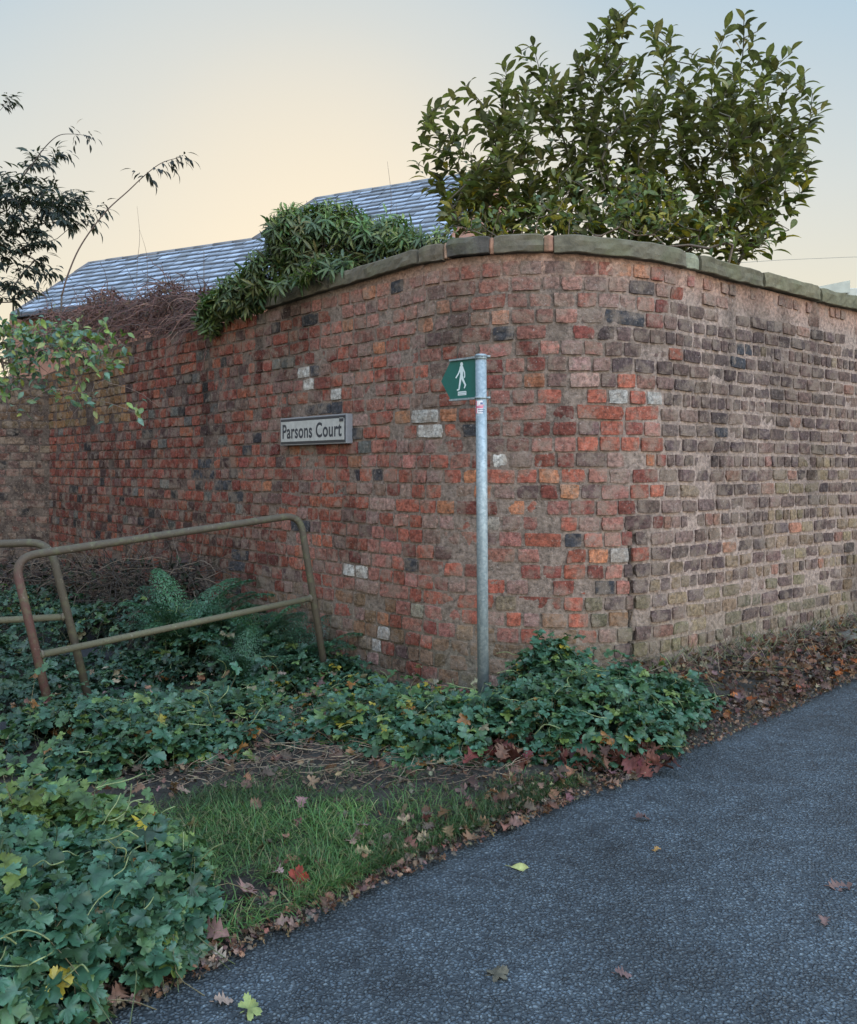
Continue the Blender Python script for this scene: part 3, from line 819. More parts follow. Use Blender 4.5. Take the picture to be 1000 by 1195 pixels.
# ------------------------------------------------------------------ elder-like shrub at the left with compound leaves
def compound(P,D,NN,S,C,tip,d_,n,size,cc):
    """one pinnate spray"""
    d_=nrm(d_); side=nrm(np.cross(d_,[0,.2,1]))
    for k in range(n):
        for sg in (-1,1):
            p=tip+d_*size*1.1*(k/n); dd=nrm(d_*.55+side*sg*.7+np.array([0,0,-.45])+rng.normal(0,.15,3))
            P.append(p); D.append(dd); NN.append(nrm(np.array([0,-.3,1.])+rng.normal(0,.4,3))); S.append(size*rng.uniform(.6,1.)); C.append(cc)
    P.append(tip+d_*size*1.1); D.append(nrm(d_+np.array([0,0,-.4]))); NN.append(np.array([0,-.2,1.])); S.append(size); C.append(cc)
def elder():
    base=(-5.6,11.5,0); root=empty('dark_leaved_shrub',base,'dark shrub with pointed drooping leaves at the left, behind the wall','shrub')
    mb=MB(); P=[];D=[];NN=[];S=[];C=[]
    dk=[(.035,.048,.042),(.046,.058,.045),(.028,.038,.036)]
    tg=[]
    for (px,py,rx,ry,n) in [(-20,260,75,60,60),(30,235,50,30,26),(75,245,35,22,18),(-60,200,60,60,20),(20,300,50,40,26),(45,190,22,12,6),(-30,330,50,40,20),(30,340,30,18,5)]:
        tg+=ellipse_pts(n,px,py,rx,ry,11.2,.4)
    for q in [(12,118),(4,124),(-8,115),(100,240),(115,245),(85,262),(70,180),(30,345)]: tg.append(at(*q,11.2))
    nodes,par,ends=skeleton(base,tg,.17)
    draw_skeleton(mb,nodes,par,(.055,.045,.04),.0022,2.4,.03)
    for e in ends:
        tip=nodes[e]; d0=nrm(tip-nodes[par[e]]); 
        for _ in range(3): compound(P,D,NN,S,C,tip,nrm(d0+rng.normal(0,.6,3)+np.array([.2,0,-.1])),3,rng.uniform(.11,.175),np.array(dk[rng.integers(3)])*rng.uniform(.8,1.3))
    # long arching cane and the thin one above it
    cane=spline([at(72,345,10.8),at(80,318,10.8),at(95,285,10.8),at(122,248,10.8),at(150,222,10.8),at(168,205,10.8),at(188,190,10.8),at(210,183,10.8)],6)
    tube(mb,cane,np.linspace(.012,.004,len(cane)),(.10,.065,.055),6)
    low=spline([(-4.9,11.2,-.35),(-4.9,11.2,1.2),(-4.75,11.0,2.4),at(72,345,10.8)],6); tube(mb,low,.013,(.08,.06,.05),6)
    for (qx,qy,dx,dz) in [(168,205,-.6,.3),(172,200,.4,-.7),(180,195,.8,-.3),(190,190,.9,.1),(200,186,1,-.1),(205,184,.7,.4),(210,183,1,-.2),(196,188,.5,-.6)]:
        compound(P,D,NN,S,C,at(qx,qy,10.8),(dx,rng.uniform(-.3,.3),dz),3,.15,np.array((.03,.034,.03)))
    c2=spline([at(20,215,11.2),at(35,195,11.2),at(52,172,11.2),at(68,158,11.2),at(85,156,11.2),at(102,158,11.2)],6)
    tube(mb,c2,np.linspace(.009,.003,len(c2)),(.06,.045,.04),5)
    for (qx,qy,dx,dz) in [(86,156,.2,.7),(88,157,-.1,-.9),(98,157,.7,.3),(102,158,1,-.3),(100,157,.3,-.7)]:
        compound(P,D,NN,S,C,at(qx,qy,11.2),(dx,0,dz),2,.12,np.array((.028,.032,.03)))
    mb.build('branches',M_twig,root)
    mb=MB(); scatter(mb,[T_leaf(.30,.3,.7,(.03,.8,1,.6,.02))],P,D,NN,S,np.clip(C,.004,.8)); mb.build('foliage',M_leaf,root)
elder()

def tangle(mb,n,cfun,length,r,c,droop=.5,seg=6):
    for _ in range(n):
        p=cfun(); d_=rv(1)[0]*np.array([1,.6,.8]); d_[2]=abs(d_[2])*.8
        pts=[p]; l=length*rng.uniform(.4,1.3)
        for k in range(seg):
            d_=nrm(d_+rng.normal(0,.28,3)+np.array([0,0,-droop*.35])); pts.append(pts[-1]+d_*l/seg)
        cc=np.array(c[rng.integers(len(c))])*rng.uniform(.6,1.3)
        tube(mb,pts,np.linspace(r,r*.4,len(pts)),cc,3,caps=False)
# dead brown bramble mass on the wall top
def bramble_top():
    root=empty('dead_bramble',(-2.5,7.4,0),'tangled mass of dead reddish-brown stems on top of the left wall','bramble')
    mb=MB()
    def cf():
        px=rng.uniform(55,245); t=(px-55)/190
        top=348+10*math.sin(px*.09)-22*t+ (14 if px<90 else 0); bot=402-18*t
        return at(px,rng.uniform(top+6,bot),10.3-2.6*t+rng.uniform(-.15,.45))
    tangle(mb,1700,cf,.36,.0052,[(.16,.075,.065),(.115,.06,.055),(.20,.115,.09),(.09,.055,.05)],.7)
    for x,y in [(-4.1,9.3),(-3.5,8.8),(-3.0,8.3),(-2.4,7.6)]:
        for _ in range(4):
            tube(mb,spline([(x,y+1.1,0),(x+rng.normal(0,.1),y+1.1,1.2),(x+rng.normal(0,.15),y+.9,2.3)],5),.008,(.10,.06,.05),4)
    mb.build('stems',M_twig,root)
    mb=MB(); n=1300; P=np.array([cf() for _ in range(n)])
    scatter(mb,T_simple,P,rv(n),rv(n),rng.uniform(.03,.065,n),cols(n,[(.12,.06,.05),(.09,.05,.045),(.17,.10,.07),(.07,.07,.04)])); mb.build('dead_leaves',M_dead,root)
    # thin stalks standing up out of it
    for (a,b) in [((160,312),(160,240)),((172,318),(163,268)),((238,300),(232,288)),((455,270),(452,188)),((460,290),(462,235))]:
        mb=MB(); Y=(9.4 if a[0]<200 else 8.0) if a[0]<300 else 6.5
        p=spline([at(*a,Y)-np.array([0,0,.5]),at(*a,Y),at((a[0]+b[0])/2+3,(a[1]+b[1])/2,Y),at(*b,Y)],5); tube(mb,p,np.linspace(.004,.0012,len(p)),(.14,.10,.08),3)
        o=mb.build('dry_stalk' ,M_twig,root if a[0]<300 else None)
        if a[0]>300: tag(o,'tall bare stalk standing above the evergreen bush against the slate roof' if a[0]<458 else 'short bare stalk right of the tallest one above the evergreen bush','stalk')
bramble_top()

# light green leafy climber in front of the left wall top
def climber():
    root=empty('leafy_climber',(-3.1,6.3,0),'light green leafy climber with fine bare twigs hanging in front of the far left wall','climber')
    mb=MB(); tg=[]
    for (px,py,rx,ry,n) in [(40,400,60,32,85),(110,395,42,24,36),(-30,420,60,60,40),(95,435,35,30,12),(20,450,50,25,14)]: tg+=ellipse_pts(n,px,py,rx,ry,6.3,.35)
    for q in [(150,405),(140,400),(132,420),(128,470),(150,478),(160,482),(100,470),(105,465),(30,480)]: tg.append(at(*q,6.2))
    nodes,par,ends=skeleton((-3.9,6.6,0),tg,.12,[[(-3.9,6.6,.5),(-3.9,6.6,1.0),(-3.85,6.5,1.5),(-3.7,6.4,1.95),(-3.3,6.3,2.1)]],.0,(-3.3,6.3,2.1))
    draw_skeleton(mb,nodes,par,(.14,.10,.085),.0022,2.6,.02)
    def cf():
        return at(rng.uniform(-40,130),rng.uniform(380,480),6.4+rng.uniform(-.3,.3))
    tangle(mb,90,cf,.4,.0028,[(.16,.11,.09),(.12,.09,.075)],.4)
    mb.build('stems',M_twig,root)
    P=[];D=[];NN=[];S=[];C=[]
    cc=[(.10,.16,.04),(.14,.20,.045),(.07,.12,.04),(.06,.12,.08),(.09,.16,.11),(.17,.19,.05)]
    for e in ends:
        tip=nodes[e]
        for k in range(rng.integers(3,7)):
            P.append(tip+rng.normal(0,.045,3)); D.append(nrm(rng.normal(0,1,3)*np.array([1,.7,.5])+np.array([0,0,-.4]))); NN.append(nrm(rng.normal(0,.5,3)+np.array([0,-.8,.8])))
            S.append(rng.uniform(.045,.085)); C.append(cc[rng.integers(len(cc))])
    mb=MB(); scatter(mb,T_simple,P,D,NN,S,np.array(C)*(1+rng.normal(0,.15,(len(C),1)))); mb.build('foliage',M_ground_leaf,root)
climber()
# evergreen mass beyond the far wall, seen through gaps at the left edge
def hedge():
    root=empty('hedge',(-6.4,12.6,0),'dim hedge beyond the far left brick wall','hedge')
    P=[];n=3200
    u=rv(n); P=np.array([-6.6,12.6,1.55])+u*np.array([1.5,.5,1.0])*rng.uniform(.6,1.05,(n,1))
    P[:,2]=np.abs(P[:,2])
    mb=MB(); scatter(mb,T_simple,P,nrm(u+rng.normal(0,.6,(n,3))),nrm(u+np.array([0,0,.5])+rng.normal(0,.3,(n,3))),rng.uniform(.09,.15,n),cols(n,[(.05,.075,.03),(.035,.055,.025),(.09,.10,.04)]))
    mb.build('foliage',M_ground_leaf,root)
    for k in range(6):
        mb=MB(); tube(mb,spline([(-7.5+k*.4,12.6,0),(-7.5+k*.4+rng.normal(0,.1),12.6,.9),(-7.5+k*.4+rng.normal(0,.2),12.6,2.0)],4),.03,(.07,.05,.04),5)
        mb.build('stem',M_twig,root)
hedge()

# ------------------------------------------------------------------ house roof behind
def house():
    u=nrm(np.array([-2.06,1.])); f=np.array([-u[1],u[0]]); f=nrm(f)
    if f[1]>0: f=-f                                             # towards the camera
    def pt(t,q,z): # along ridge from the near end, down-slope, height
        o=np.array([-.11,16.]); p=o+u*t+f*q; return np.array([p[0],p[1],z])
    root=empty('house',pt(0,0,0),'house with a frosted slate roof behind the garden wall','house')
    pitch=R(38); tp=math.tan(pitch)
    ZR=6.66; ZL=5.96
    def slates(mb,tA,tB,zr,q0,q1,hip=None):
        """rows of slates; hip(q) gives the left end for that distance down the slope"""
        row=0; step=.155; q=q0
        while q<q1:
            zz=zr-q*tp; tl=tB(q); tr=tA; t=tr-rng.uniform(0,.2)
            while t<tl:
                w_=.26*rng.normal(1,.05); e=min(t+w_-.008,tl)
                if e-t<.03: t+=w_; continue
                jj=rng.normal(0,.008); lift=.028+rng.normal(0,.006)
                c=np.array([.40,.46,.57])*rng.uniform(.6,1.12) if rng.random()<.88 else np.array([.22,.24,.28])
                a=pt(t,q-.05,zz+.05*tp+.004); b=pt(e,q-.05,zz+.05*tp+.004); d_=pt(e,q+step+jj,zz-(step+jj)*tp+lift+.012); g=pt(t,q+step+jj,zz-(step+jj)*tp+lift+.012)
                d2=pt(e,q+step+jj,zz-(step+jj)*tp-.035); g2=pt(t,q+step+jj,zz-(step+jj)*tp-.035)
                # frost does not hold on the lower margin: dark strip + dark edge
                k=.70+rng.uniform(-.06,.06); m1=a+(g-a)*k; m2=b+(d_-b)*k
                cd=np.array([.065,.075,.10])
                mb.add([a,b,m2,m1],[[0,1,2,3]],c); mb.add([m1,m2,d_,g],[[0,1,2,3]],c*.45); mb.add([g,d_,d2,g2],[[0,1,2,3]],cd)
                t+=w_
            q+=step; row+=1
    TE=-1.5; Q1,T0,T1,T2=1.4,2.34,2.82,7.0
    QE=3.1
    rf=MB(); slates(rf,TE,lambda q:T0+q*.34,ZR,0,Q1-.02); mr=rf.build('main_roof',M_slate,root,smooth=False)
    rl=MB(); slates(rl,TE,lambda q:T2+(q-Q1)*.12,ZR,Q1,QE); lr=rl.build('lower_roof',M_slate,root,smooth=False)
    b=MB()
    def quad(p,c=(.12,.13,.15)): b.add(p,[list(range(len(p)))],c)
    dz=-.05; z1=ZR+dz-Q1*tp; ze=ZR+dz-QE*tp; TF=T2+(QE-Q1)*.12
    quad([pt(TE,0,ZR+dz),pt(T0,0,ZR+dz),pt(T1,Q1,z1),pt(TE,Q1,z1)])
    quad([pt(TE,Q1,z1),pt(T2,Q1,z1),pt(TF,QE,ze),pt(TE,QE,ze)])
    quad([pt(TE,0,ZR+dz),pt(TE,-QE,ze),pt(T0+1.4,-QE,ze),pt(T0,0,ZR+dz)])
    quad([pt(T0,0,ZR+dz),pt(T0+1.4,-QE,ze),pt(T1,Q1,z1)])
    quad([pt(T1,Q1,z1),pt(T1,-2.,ze),pt(T2+1,-2.,ze),pt(T2,Q1,z1)])
    quad([pt(T2,Q1,z1),pt(T2+1,-2.,ze),pt(TF,QE,ze)])
    quad([pt(TE,0,ZR+dz),pt(TE,QE,ze),pt(TE,-QE,ze)],(.4,.2,.15))
    b.build('roof_underlay',M_slate,root,smooth=False)
    def ridge(pa,pb,c):
        L_=np.linalg.norm(pb-pa); n=max(1,int(L_/.42))
        for i in range(n):
            a=pa+(pb-pa)*(i/n+.004); e=pa+(pb-pa)*((i+1)/n)
            tube(rt,[a,e],.05*rng.uniform(.9,1.1),np.array(c)*rng.uniform(.8,1.1),8)
    zl=ZR-Q1*tp
    for pa,pb,c in [(pt(TE,0,ZR),pt(T0,0,ZR),(.22,.24,.28)),(pt(T0,0,ZR),pt(T1,Q1,zl),(.12,.11,.12)),(pt(T1,Q1,zl),pt(T2,Q1,zl),(.17,.17,.19)),(pt(T2,Q1,zl),pt(TF,QE,ZR-QE*tp),(.12,.11,.12))]:
        rt=MB(); ridge(pa,pb,c); rt.build('ridge_tiles',M_slate,root)
    # walls with windows on the side towards the lane
    wl=MB(); zq=ZR-4.0*tp
    cor=[pt(-1.4,2.85,-.4),pt(7.6,2.85,-.4),pt(7.6,-1.9,-.4),pt(3.5,-1.9,-.4),pt(3.5,-2.85,-.4),pt(-1.4,-2.85,-.4)]
    V=[c for c in cor]+[c+np.array([0,0,ZR-2.85*tp-.1+.4]) for c in cor]
    wl.add(V,[[k,(k+1)%6,6+(k+1)%6,6+k] for k in range(6)],(.30,.15,.11)); 
    wl.build('wall',M_render,root,smooth=False)
    for t in (-.8,2.2,5.2):
        fm=MB(); a=pt(t,2.88,.9); b_=pt(t+1.,2.88,.9)
        o=a; Mx=np.stack([np.array([u[0],u[1],0]),np.array([f[0],f[1],0]),np.array([0,0,1.])],1)
        for (x0,x1,z0,z1) in [(0,1,0,.06),(0,1,1.14,1.2),(0,.06,.06,1.14),(.94,1,.06,1.14),(.47,.53,.06,1.14)]: box(fm,(x0,0,z0),(x1,.05,z1),(.7,.7,.68),0,Mx,o)
        w_=fm.build('window',M_paint,root,smooth=False)
        g=MB(); box(g,(.03,.0,.03),(.97,.02,1.17),(.03,.04,.05),0,Mx,o)
        gg=g.build('pane',M_paint,root,smooth=False); gg.parent=w_
house()
# small flat-roofed outbuilding at the right, its top just above the coping
sh=empty('outbuilding',(6.3,12.8,0),'small pale flat-topped outbuilding just showing above the coping at far right','outbuilding')
a_=at(952,326,12.5); 
mb=MB(); box(mb,(5.75,12.5,0),(6.85,14.5,at(960,331,12.5)[2]-.06),(.45,.44,.40),bev=.01); mb.build('wall',M_render,sh,smooth=False)
mb=MB(); zr=at(960,329,12.4)[2]
mb.add([(5.6,12.4,zr-.07),(7.0-.9,12.4,zr+.03),(6.1,14.6,zr+.03),(5.6,14.6,zr-.07),(5.6,12.4,zr-.15),(6.1,12.4,zr-.15),(6.1,14.6,zr-.15),(5.6,14.6,zr-.15)],[[0,1,2,3],[0,4,5,1],[1,5,6,2],[2,6,7,3],[3,7,4,0],[4,7,6,5]],(.42,.42,.37))
mb.build('roof',M_render,sh,smooth=False)
# overhead wire
mb=MB(); pw=[at(560+ t*700,330-t*38+18*((t-.5)**2)*4-8,30) for t in np.linspace(-2.5,2,40)]; tube(mb,pw,.007,(.25,.24,.22),4)
wire=mb.build('overhead_wire',m_plain('cable',.8)); tag(wire,'thin overhead wire crossing the low sky at the right','wire')

# ------------------------------------------------------------------ footpath signpost
poleB=np.array([.0,4.6,0]); poleB[0]=(564-500)/1000*4.6
zt=CAMH+(547-413)/1000*4.6
SP=empty('signpost',tuple(poleB),'galvanised post carrying a green public footpath arrow in front of the wall','signpost')
lean=np.array([-.013,0,0])
mb=MB(); pts=[poleB+np.array([0,0,-.05]),poleB+lean*.5+np.array([0,0,zt/2]),poleB+lean+np.array([0,0,zt-.025])]; tube(mb,pts,.030,(1,1,1),28); mb.build('pole',M_galv,SP)
tp_=poleB+lean+np.array([0,0,zt-.028])
mb=MB(); tube(mb,[tp_,tp_+np.array([0,0,.006]),tp_+np.array([0,0,.022]),tp_+np.array([0,0,.028])],[.0325,.0335,.0335,.028],(.9,.9,.9),28); mb.build('cap',m_plain('cap_plastic',.5,.2,.15,60),SP) if False else mb.build('cap',M_galv,SP)
pd=nrm(np.array([-.2,.20,0.])); pn=np.array([pd[1],-pd[0],0])     # plate direction, plate face normal (towards camera)
if pn[1]>0: pn=-pn
Mx=np.stack([pd,-pn,np.array([0,0,1.])],1)
po=poleB+lean+pd*.020; zc=CAMH+(547-440)/1000*4.6; po=po+np.array([0,0,zc])
H2=.104; Ln=.275; tipx=Ln+.045-.04; cutx=.205
def plate(mb,y0,y1,pts,c):
    n=len(pts); V=[(x,y0,z) for x,z in pts]+[(x,y1,z) for x,z in pts]
    F=[list(range(n)),[n+i for i in range(n)][::-1]]+[[i,n+i,n+(i+1)%n,(i+1)%n] for i in range(n)]
    V=np.array(V,float)@Mx.T+po; mb.add(V,F,c)
outl=[(.005,-H2),(cutx,-H2),(Ln,0),(cutx,H2),(.005,H2)]
green=(.002,.098,.085)
mb=MB(); plate(mb,-.003,.003,outl,green)
PL=mb.build('sign_plate',M_paint,SP,smooth=False); PL['label']='green arrow-shaped plate pointing left'
mb=MB()
for sg in (-1,1):
    mb=MB()
    z0,z1=sorted((sg*(H2+.001),sg*(H2+.011)))
    plate(mb,-.013,.013,[(0.0,z0),(cutx,z0),(cutx,z1),(0.0,z1)],(.42,.47,.5))
    mb.build('edge_channel',M_galv,SP,smooth=False)
# walking figure on both faces
def blob(poly): return poly
fig=[ # limbs as (x,z,r) chains in plate units; figure faces the arrow
 [(0,.070,.0105),(0,.0715,.0105)],
 [(0.001,.052,.0135),(-.0,.030,.0115),(-.001,.006,.0095)],
 [(.008,.050,.0052),(.022,.022,.0045),(.037,.004,.0040),(.041,.0005,.0045)],
 [(-.009,.050,.0052),(-.022,.025,.0045),(-.024,.006,.0040),(-.022,-.002,.0050)],
 [(.002,.008,.0085),(.010,-.026,.0068),(.018,-.066,.0050),(.030,-.069,.0042)],
 [(-.002,.008,.0085),(-.014,-.020,.0068),(-.030,-.045,.0052),(-.022,-.060,.0040)],
]
def strip2d(ch):
    """rounded outline of a chain of discs as faces"""
    V=[];F=[]
    for (x,z,r) in ch:
        k=len(V); m=14
        V+= [(x,z)]+[(x+r*math.cos(a),z+r*math.sin(a)) for a in np.arange(m)/m*2*math.pi]
        F+=[[k,k+1+i,k+1+(i+1)%m] for i in range(m)]
    for (x,z,r),(x2,z2,r2) in zip(ch[:-1],ch[1:]):
        d_=np.array([x2-x,z2-z]); q=np.array([-d_[1],d_[0]])/max(1e-6,np.linalg.norm(d_)); k=len(V)
        V+=[(x+q[0]*r,z+q[1]*r),(x-q[0]*r,z-q[1]*r),(x2-q[0]*r2,z2-q[1]*r2),(x2+q[0]*r2,z2+q[1]*r2)]; F.append([k,k+1,k+2,k+3])
    return V,F
mb=MB(); layer=0
for ch in fig:
    V,F=strip2d(ch)
    for fi in F:                                 # every piece a hair higher than the last so none are coplanar
        layer+=1; pv=[( .118+V[i][0],-.0034-.000006*layer,V[i][1]+.012) for i in fi]
        mb.add(np.array(pv)@Mx.T+po,[list(range(len(fi)))],(.62,.70,.72))
f_=mb.build('walking_figure',M_sticker,SP,smooth=False); f_.parent=PL; 
mb=MB(); 
def face_rect(mb,x0,x1,z0,z1,y,c): mb.add(np.array([(x0,y,z0),(x1,y,z0),(x1,y,z1),(x0,y,z1)])@Mx.T+po,[[0,1,2,3]],c)
face_rect(mb,.083,.146,-.088,-.066,-.0036,(.60,.66,.68))
for k in range(11):
    x=.087+k*.0052; face_rect(mb,x,x+.0034,-.0765,-.0725,-.0040,(.12,.16,.17))
for k in range(8):
    x=.09+k*.0062; face_rect(mb,x,x+.004,-.0845,-.0812,-.0040,(.2,.24,.25))
l_=mb.build('plate_label',M_sticker,SP,smooth=False); l_.parent=PL
# clamps
for dz in (H2+.007,-H2-.006):
    mb=MB(); zc_=zc+dz; cx=poleB+lean; c0=np.array([cx[0],cx[1],zc_])
    tube(mb,[c0+np.array([0,0,-.006]),c0+np.array([0,0,.006])],.0335,(.55,.6,.62),28)
    b0=c0+np.array([.028,-.012,0]); tube(mb,[b0,b0+np.array([.022,0,0])],.0065,(.6,.6,.6),6)
    box(mb,(-.012,-.006,-.006),(.06,.006,.006),(.5,.55,.58),0,Mx,c0+pd*.01-0*pn,bev=.001)
    mb.build('clamp',M_galv,SP)
# stickers, wrapped on the pole
def wrap(mb,z0,z1,a0_,a1_,c,r=.0306):
    n=6; V=[];c0=poleB+lean
    for i in range(n+1):
        a=R(a0_+(a1_-a0_)*i/n); 
        for z in (z0,z1): V.append((c0[0]+r*math.sin(a),c0[1]-r*math.cos(a),z))
    mb.add(V,[[2*i,2*i+2,2*i+3,2*i+1] for i in range(n)],c)
mb=MB(); z0=CAMH+(547-482)/1000*4.57; z1=CAMH+(547-467)/1000*4.57; h=z1-z0
wrap(mb,z0,z1,-62,48,(.72,.68,.72),.0304)
wrap(mb,z0,z1,-62,-50,(.55,.06,.13),.0307); wrap(mb,z0+h*.42,z0+h*.58,-62,48,(.60,.16,.25),.0308)
wrap(mb,z0+h*.70,z0+h*.86,-10,14,(.10,.12,.25),.0309); wrap(mb,z0+h*.62,z0+h*.67,-28,34,(.55,.12,.2),.0309)
for k in range(6):
    wrap(mb,z0+h*.27,z0+h*.36,-32+k*12,-24+k*12,(.08,.10,.20),.0309); wrap(mb,z0+h*.10,z0+h*.18,-30+k*12,-22+k*12,(.08,.10,.20),.0309)
mb.build('sticker',M_sticker,SP)

# ------------------------------------------------------------------ street name sign
s_m=s_at(371); c3=wp(np.array(s_m),CAMH+(547-502)/1000*float(wp(np.array(s_m),0)[1]))
pa,pb=wp(np.array(s_m-.2),0),wp(np.array(s_m+.2),0); sx=nrm(pb-pa); sn=np.array([sx[1],-sx[0],0])
if sn[1]>0: sn=-sn
Ms=np.stack([sx,-sn,np.array([0,0,1.])],1)       # x right, y into the wall, z up
# turned a touch towards the viewer as in the photograph
LW=(s_at(408)-s_at(331))/2; LH=.5*.033*float(c3[1]); 
so_=c3+sn*.0
NS=empty('street_name_sign',tuple(so_),'boxed white street name sign reading Parsons Court on the brick wall','sign')
mb=MB(); box(mb,(-LW,-.055,-LH),(LW,.0,LH),(.22,.22,.24),0,Ms,so_,bev=.003); mb.build('sign_box',M_paint,NS,smooth=False)
mb=MB(); box(mb,(-LW+.012,-.059,-LH+.010),(LW-.012,-.0555,LH-.010),(.028,.03,.04),0,Ms,so_,bev=.001); fr=mb.build('frame',M_paint,NS,smooth=False)
mb=MB(); box(mb,(-LW+.022,-.0625,-LH+.028),(LW-.022,-.0595,LH-.030),(.38,.37,.36),0,Ms,so_); 
pnl=mb.build('name_panel',m_plain('worn_white_enamel',.5,0,.16,25,.1,.001),NS,smooth=False)
mb=MB(); box(mb,(LW-.075,-.0655,LH-.055),(LW-.026,-.0630,LH-.018),(.03,.032,.045),0,Ms,so_)
for k in range(4): box(mb,(LW-.070+k*.011,-.0667,LH-.034),(LW-.063+k*.011,-.0656,LH-.026),(.3,.3,.3),0,Ms,so_)
cb=mb.build('corner_badge',M_paint,NS,smooth=False)
tx=bpy.data.curves.new('name','FONT'); tx.body='Parsons Court'; tx.size=1; tx.align_x='CENTER'; tx.align_y='CENTER'; tx.extrude=.0; tx.space_character=1.06; tx.offset=.022
to=bpy.data.objects.new('name',tx); COL.objects.link(to); bpy.context.view_layer.update()
dg=bpy.context.evaluated_depsgraph_get(); me=bpy.data.meshes.new_from_object(to.evaluated_get(dg))
V=np.zeros(len(me.vertices)*3); me.vertices.foreach_get('co',V); V=V.reshape(-1,3)
lo,hi=V.min(0),V.max(0); V=(V-(lo+hi)/2)/(hi-lo+1e-9)
V=np.stack([V[:,0]*(2*LW-.092)-.003,np.full(len(V),-.0632),V[:,1]*.112],1)
F=[list(p.vertices) for p in me.polygons]
bpy.data.objects.remove(to); bpy.data.meshes.remove(me)
cx_=[np.mean([V[i][0] for i in f]) for f in F]; cs=sorted(cx_); gp=max(range(len(cs)-1),key=lambda i:cs[i+1]-cs[i]); cut=(cs[gp]+cs[gp+1])/2
for side in (0,1):
    fs=[f for f,c in zip(F,cx_) if (c>cut)==bool(side)]; ids=sorted({i for f in fs for i in f}); mp_={v:k for k,v in enumerate(ids)}
    mb=MB(); mb.add(V[ids]@Ms.T+so_,[[mp_[i] for i in f] for f in fs],(.025,.028,.04)); lt=mb.build('lettering',M_sticker,NS,smooth=False); lt.parent=pnl
# paint splash above sign: flaking whitewash left on the bricks
# ------------------------------------------------------------------ barriers
def barrier(fl,tl,tr,fr_,ml,mr,label,group,rusty=False):
    root=empty('pedestrian_barrier',(float(fl[0]),float(fl[1]),0),label,'barrier',group)
    hoop=fillet([fl,tl,tr,fr_],.12,8)
    # split: hoop and mid rail; left leg rust
    cu=[]
    mb=MB(); tube(mb,hoop,.0228,(.068,.055,.040),14)
    C=mb.c[0]; V=mb.v[0]
    k=np.clip((tl[2]-V[:,2]+.02)/.15,0,1)*(np.abs(V[:,0]-fl[0])<.25)
    C[:]=C*(1-k[:,None])+np.array([.095,.042,.036])*k[:,None]
    mb.build('tube_hoop',M_rail,root)
    mb=MB(); tube(mb,[ml,(ml+mr)/2,mr],.0195,(.09,.082,.052),12); mb.build('mid_rail',M_rail,root)
    # weld beads
    for p in (ml,mr):
        mb=MB(); d_=nrm(mr-ml)*(1 if p is ml else -1)
        tube(mb,[p+d_*.020,p+d_*.027,p+d_*.034],[.027,.0255,.0215],(.10,.08,.06),12); mb.build('weld_collar',M_rail,root)
    return root
Y1,Y2=4.56,5.6
fl=at(60,832,Y1); fl[2]=-.1; tl=at(16,650,Y1+.02); tr=at(350,600,Y2); frr=at(386,797,Y2); frr[2]=-.25
fl[0]+=.02; 
ml=fl+(tl-fl)*((CAMH-(765-547)/1000*Y1+.1)/(tl[2]+.1)); mr=tr+(frr-tr)*((tr[2]-(CAMH-(697-547)/1000*Y2))/(tr[2]+.25))
barrier(fl,tl,tr,frr,ml,mr,'nearer leaning tubular steel barrier with a mossy top rail, running to the wall','leaning tubular barriers across the footpath')
Y3=4.95
fr2=at(107,830,Y3); fr2[2]=-.1; tr2=at(58,632,Y3); tl2=at(-220,642,Y3-.2); fl2=at(-230,820,Y3-.2); fl2[2]=-.1
mr2=tr2+(fr2-tr2)*.52; mr2=tr2+(fr2-tr2)*((tr2[2]-(CAMH-(719-547)/1000*Y3))/(tr2[2]+.1)); ml2=tl2+(fl2-tl2)*.47
barrier(fl2,tl2,tr2,fr2,ml2,mr2,'farther tubular steel barrier cut off by the left picture edge','leaning tubular barriers across the footpath')

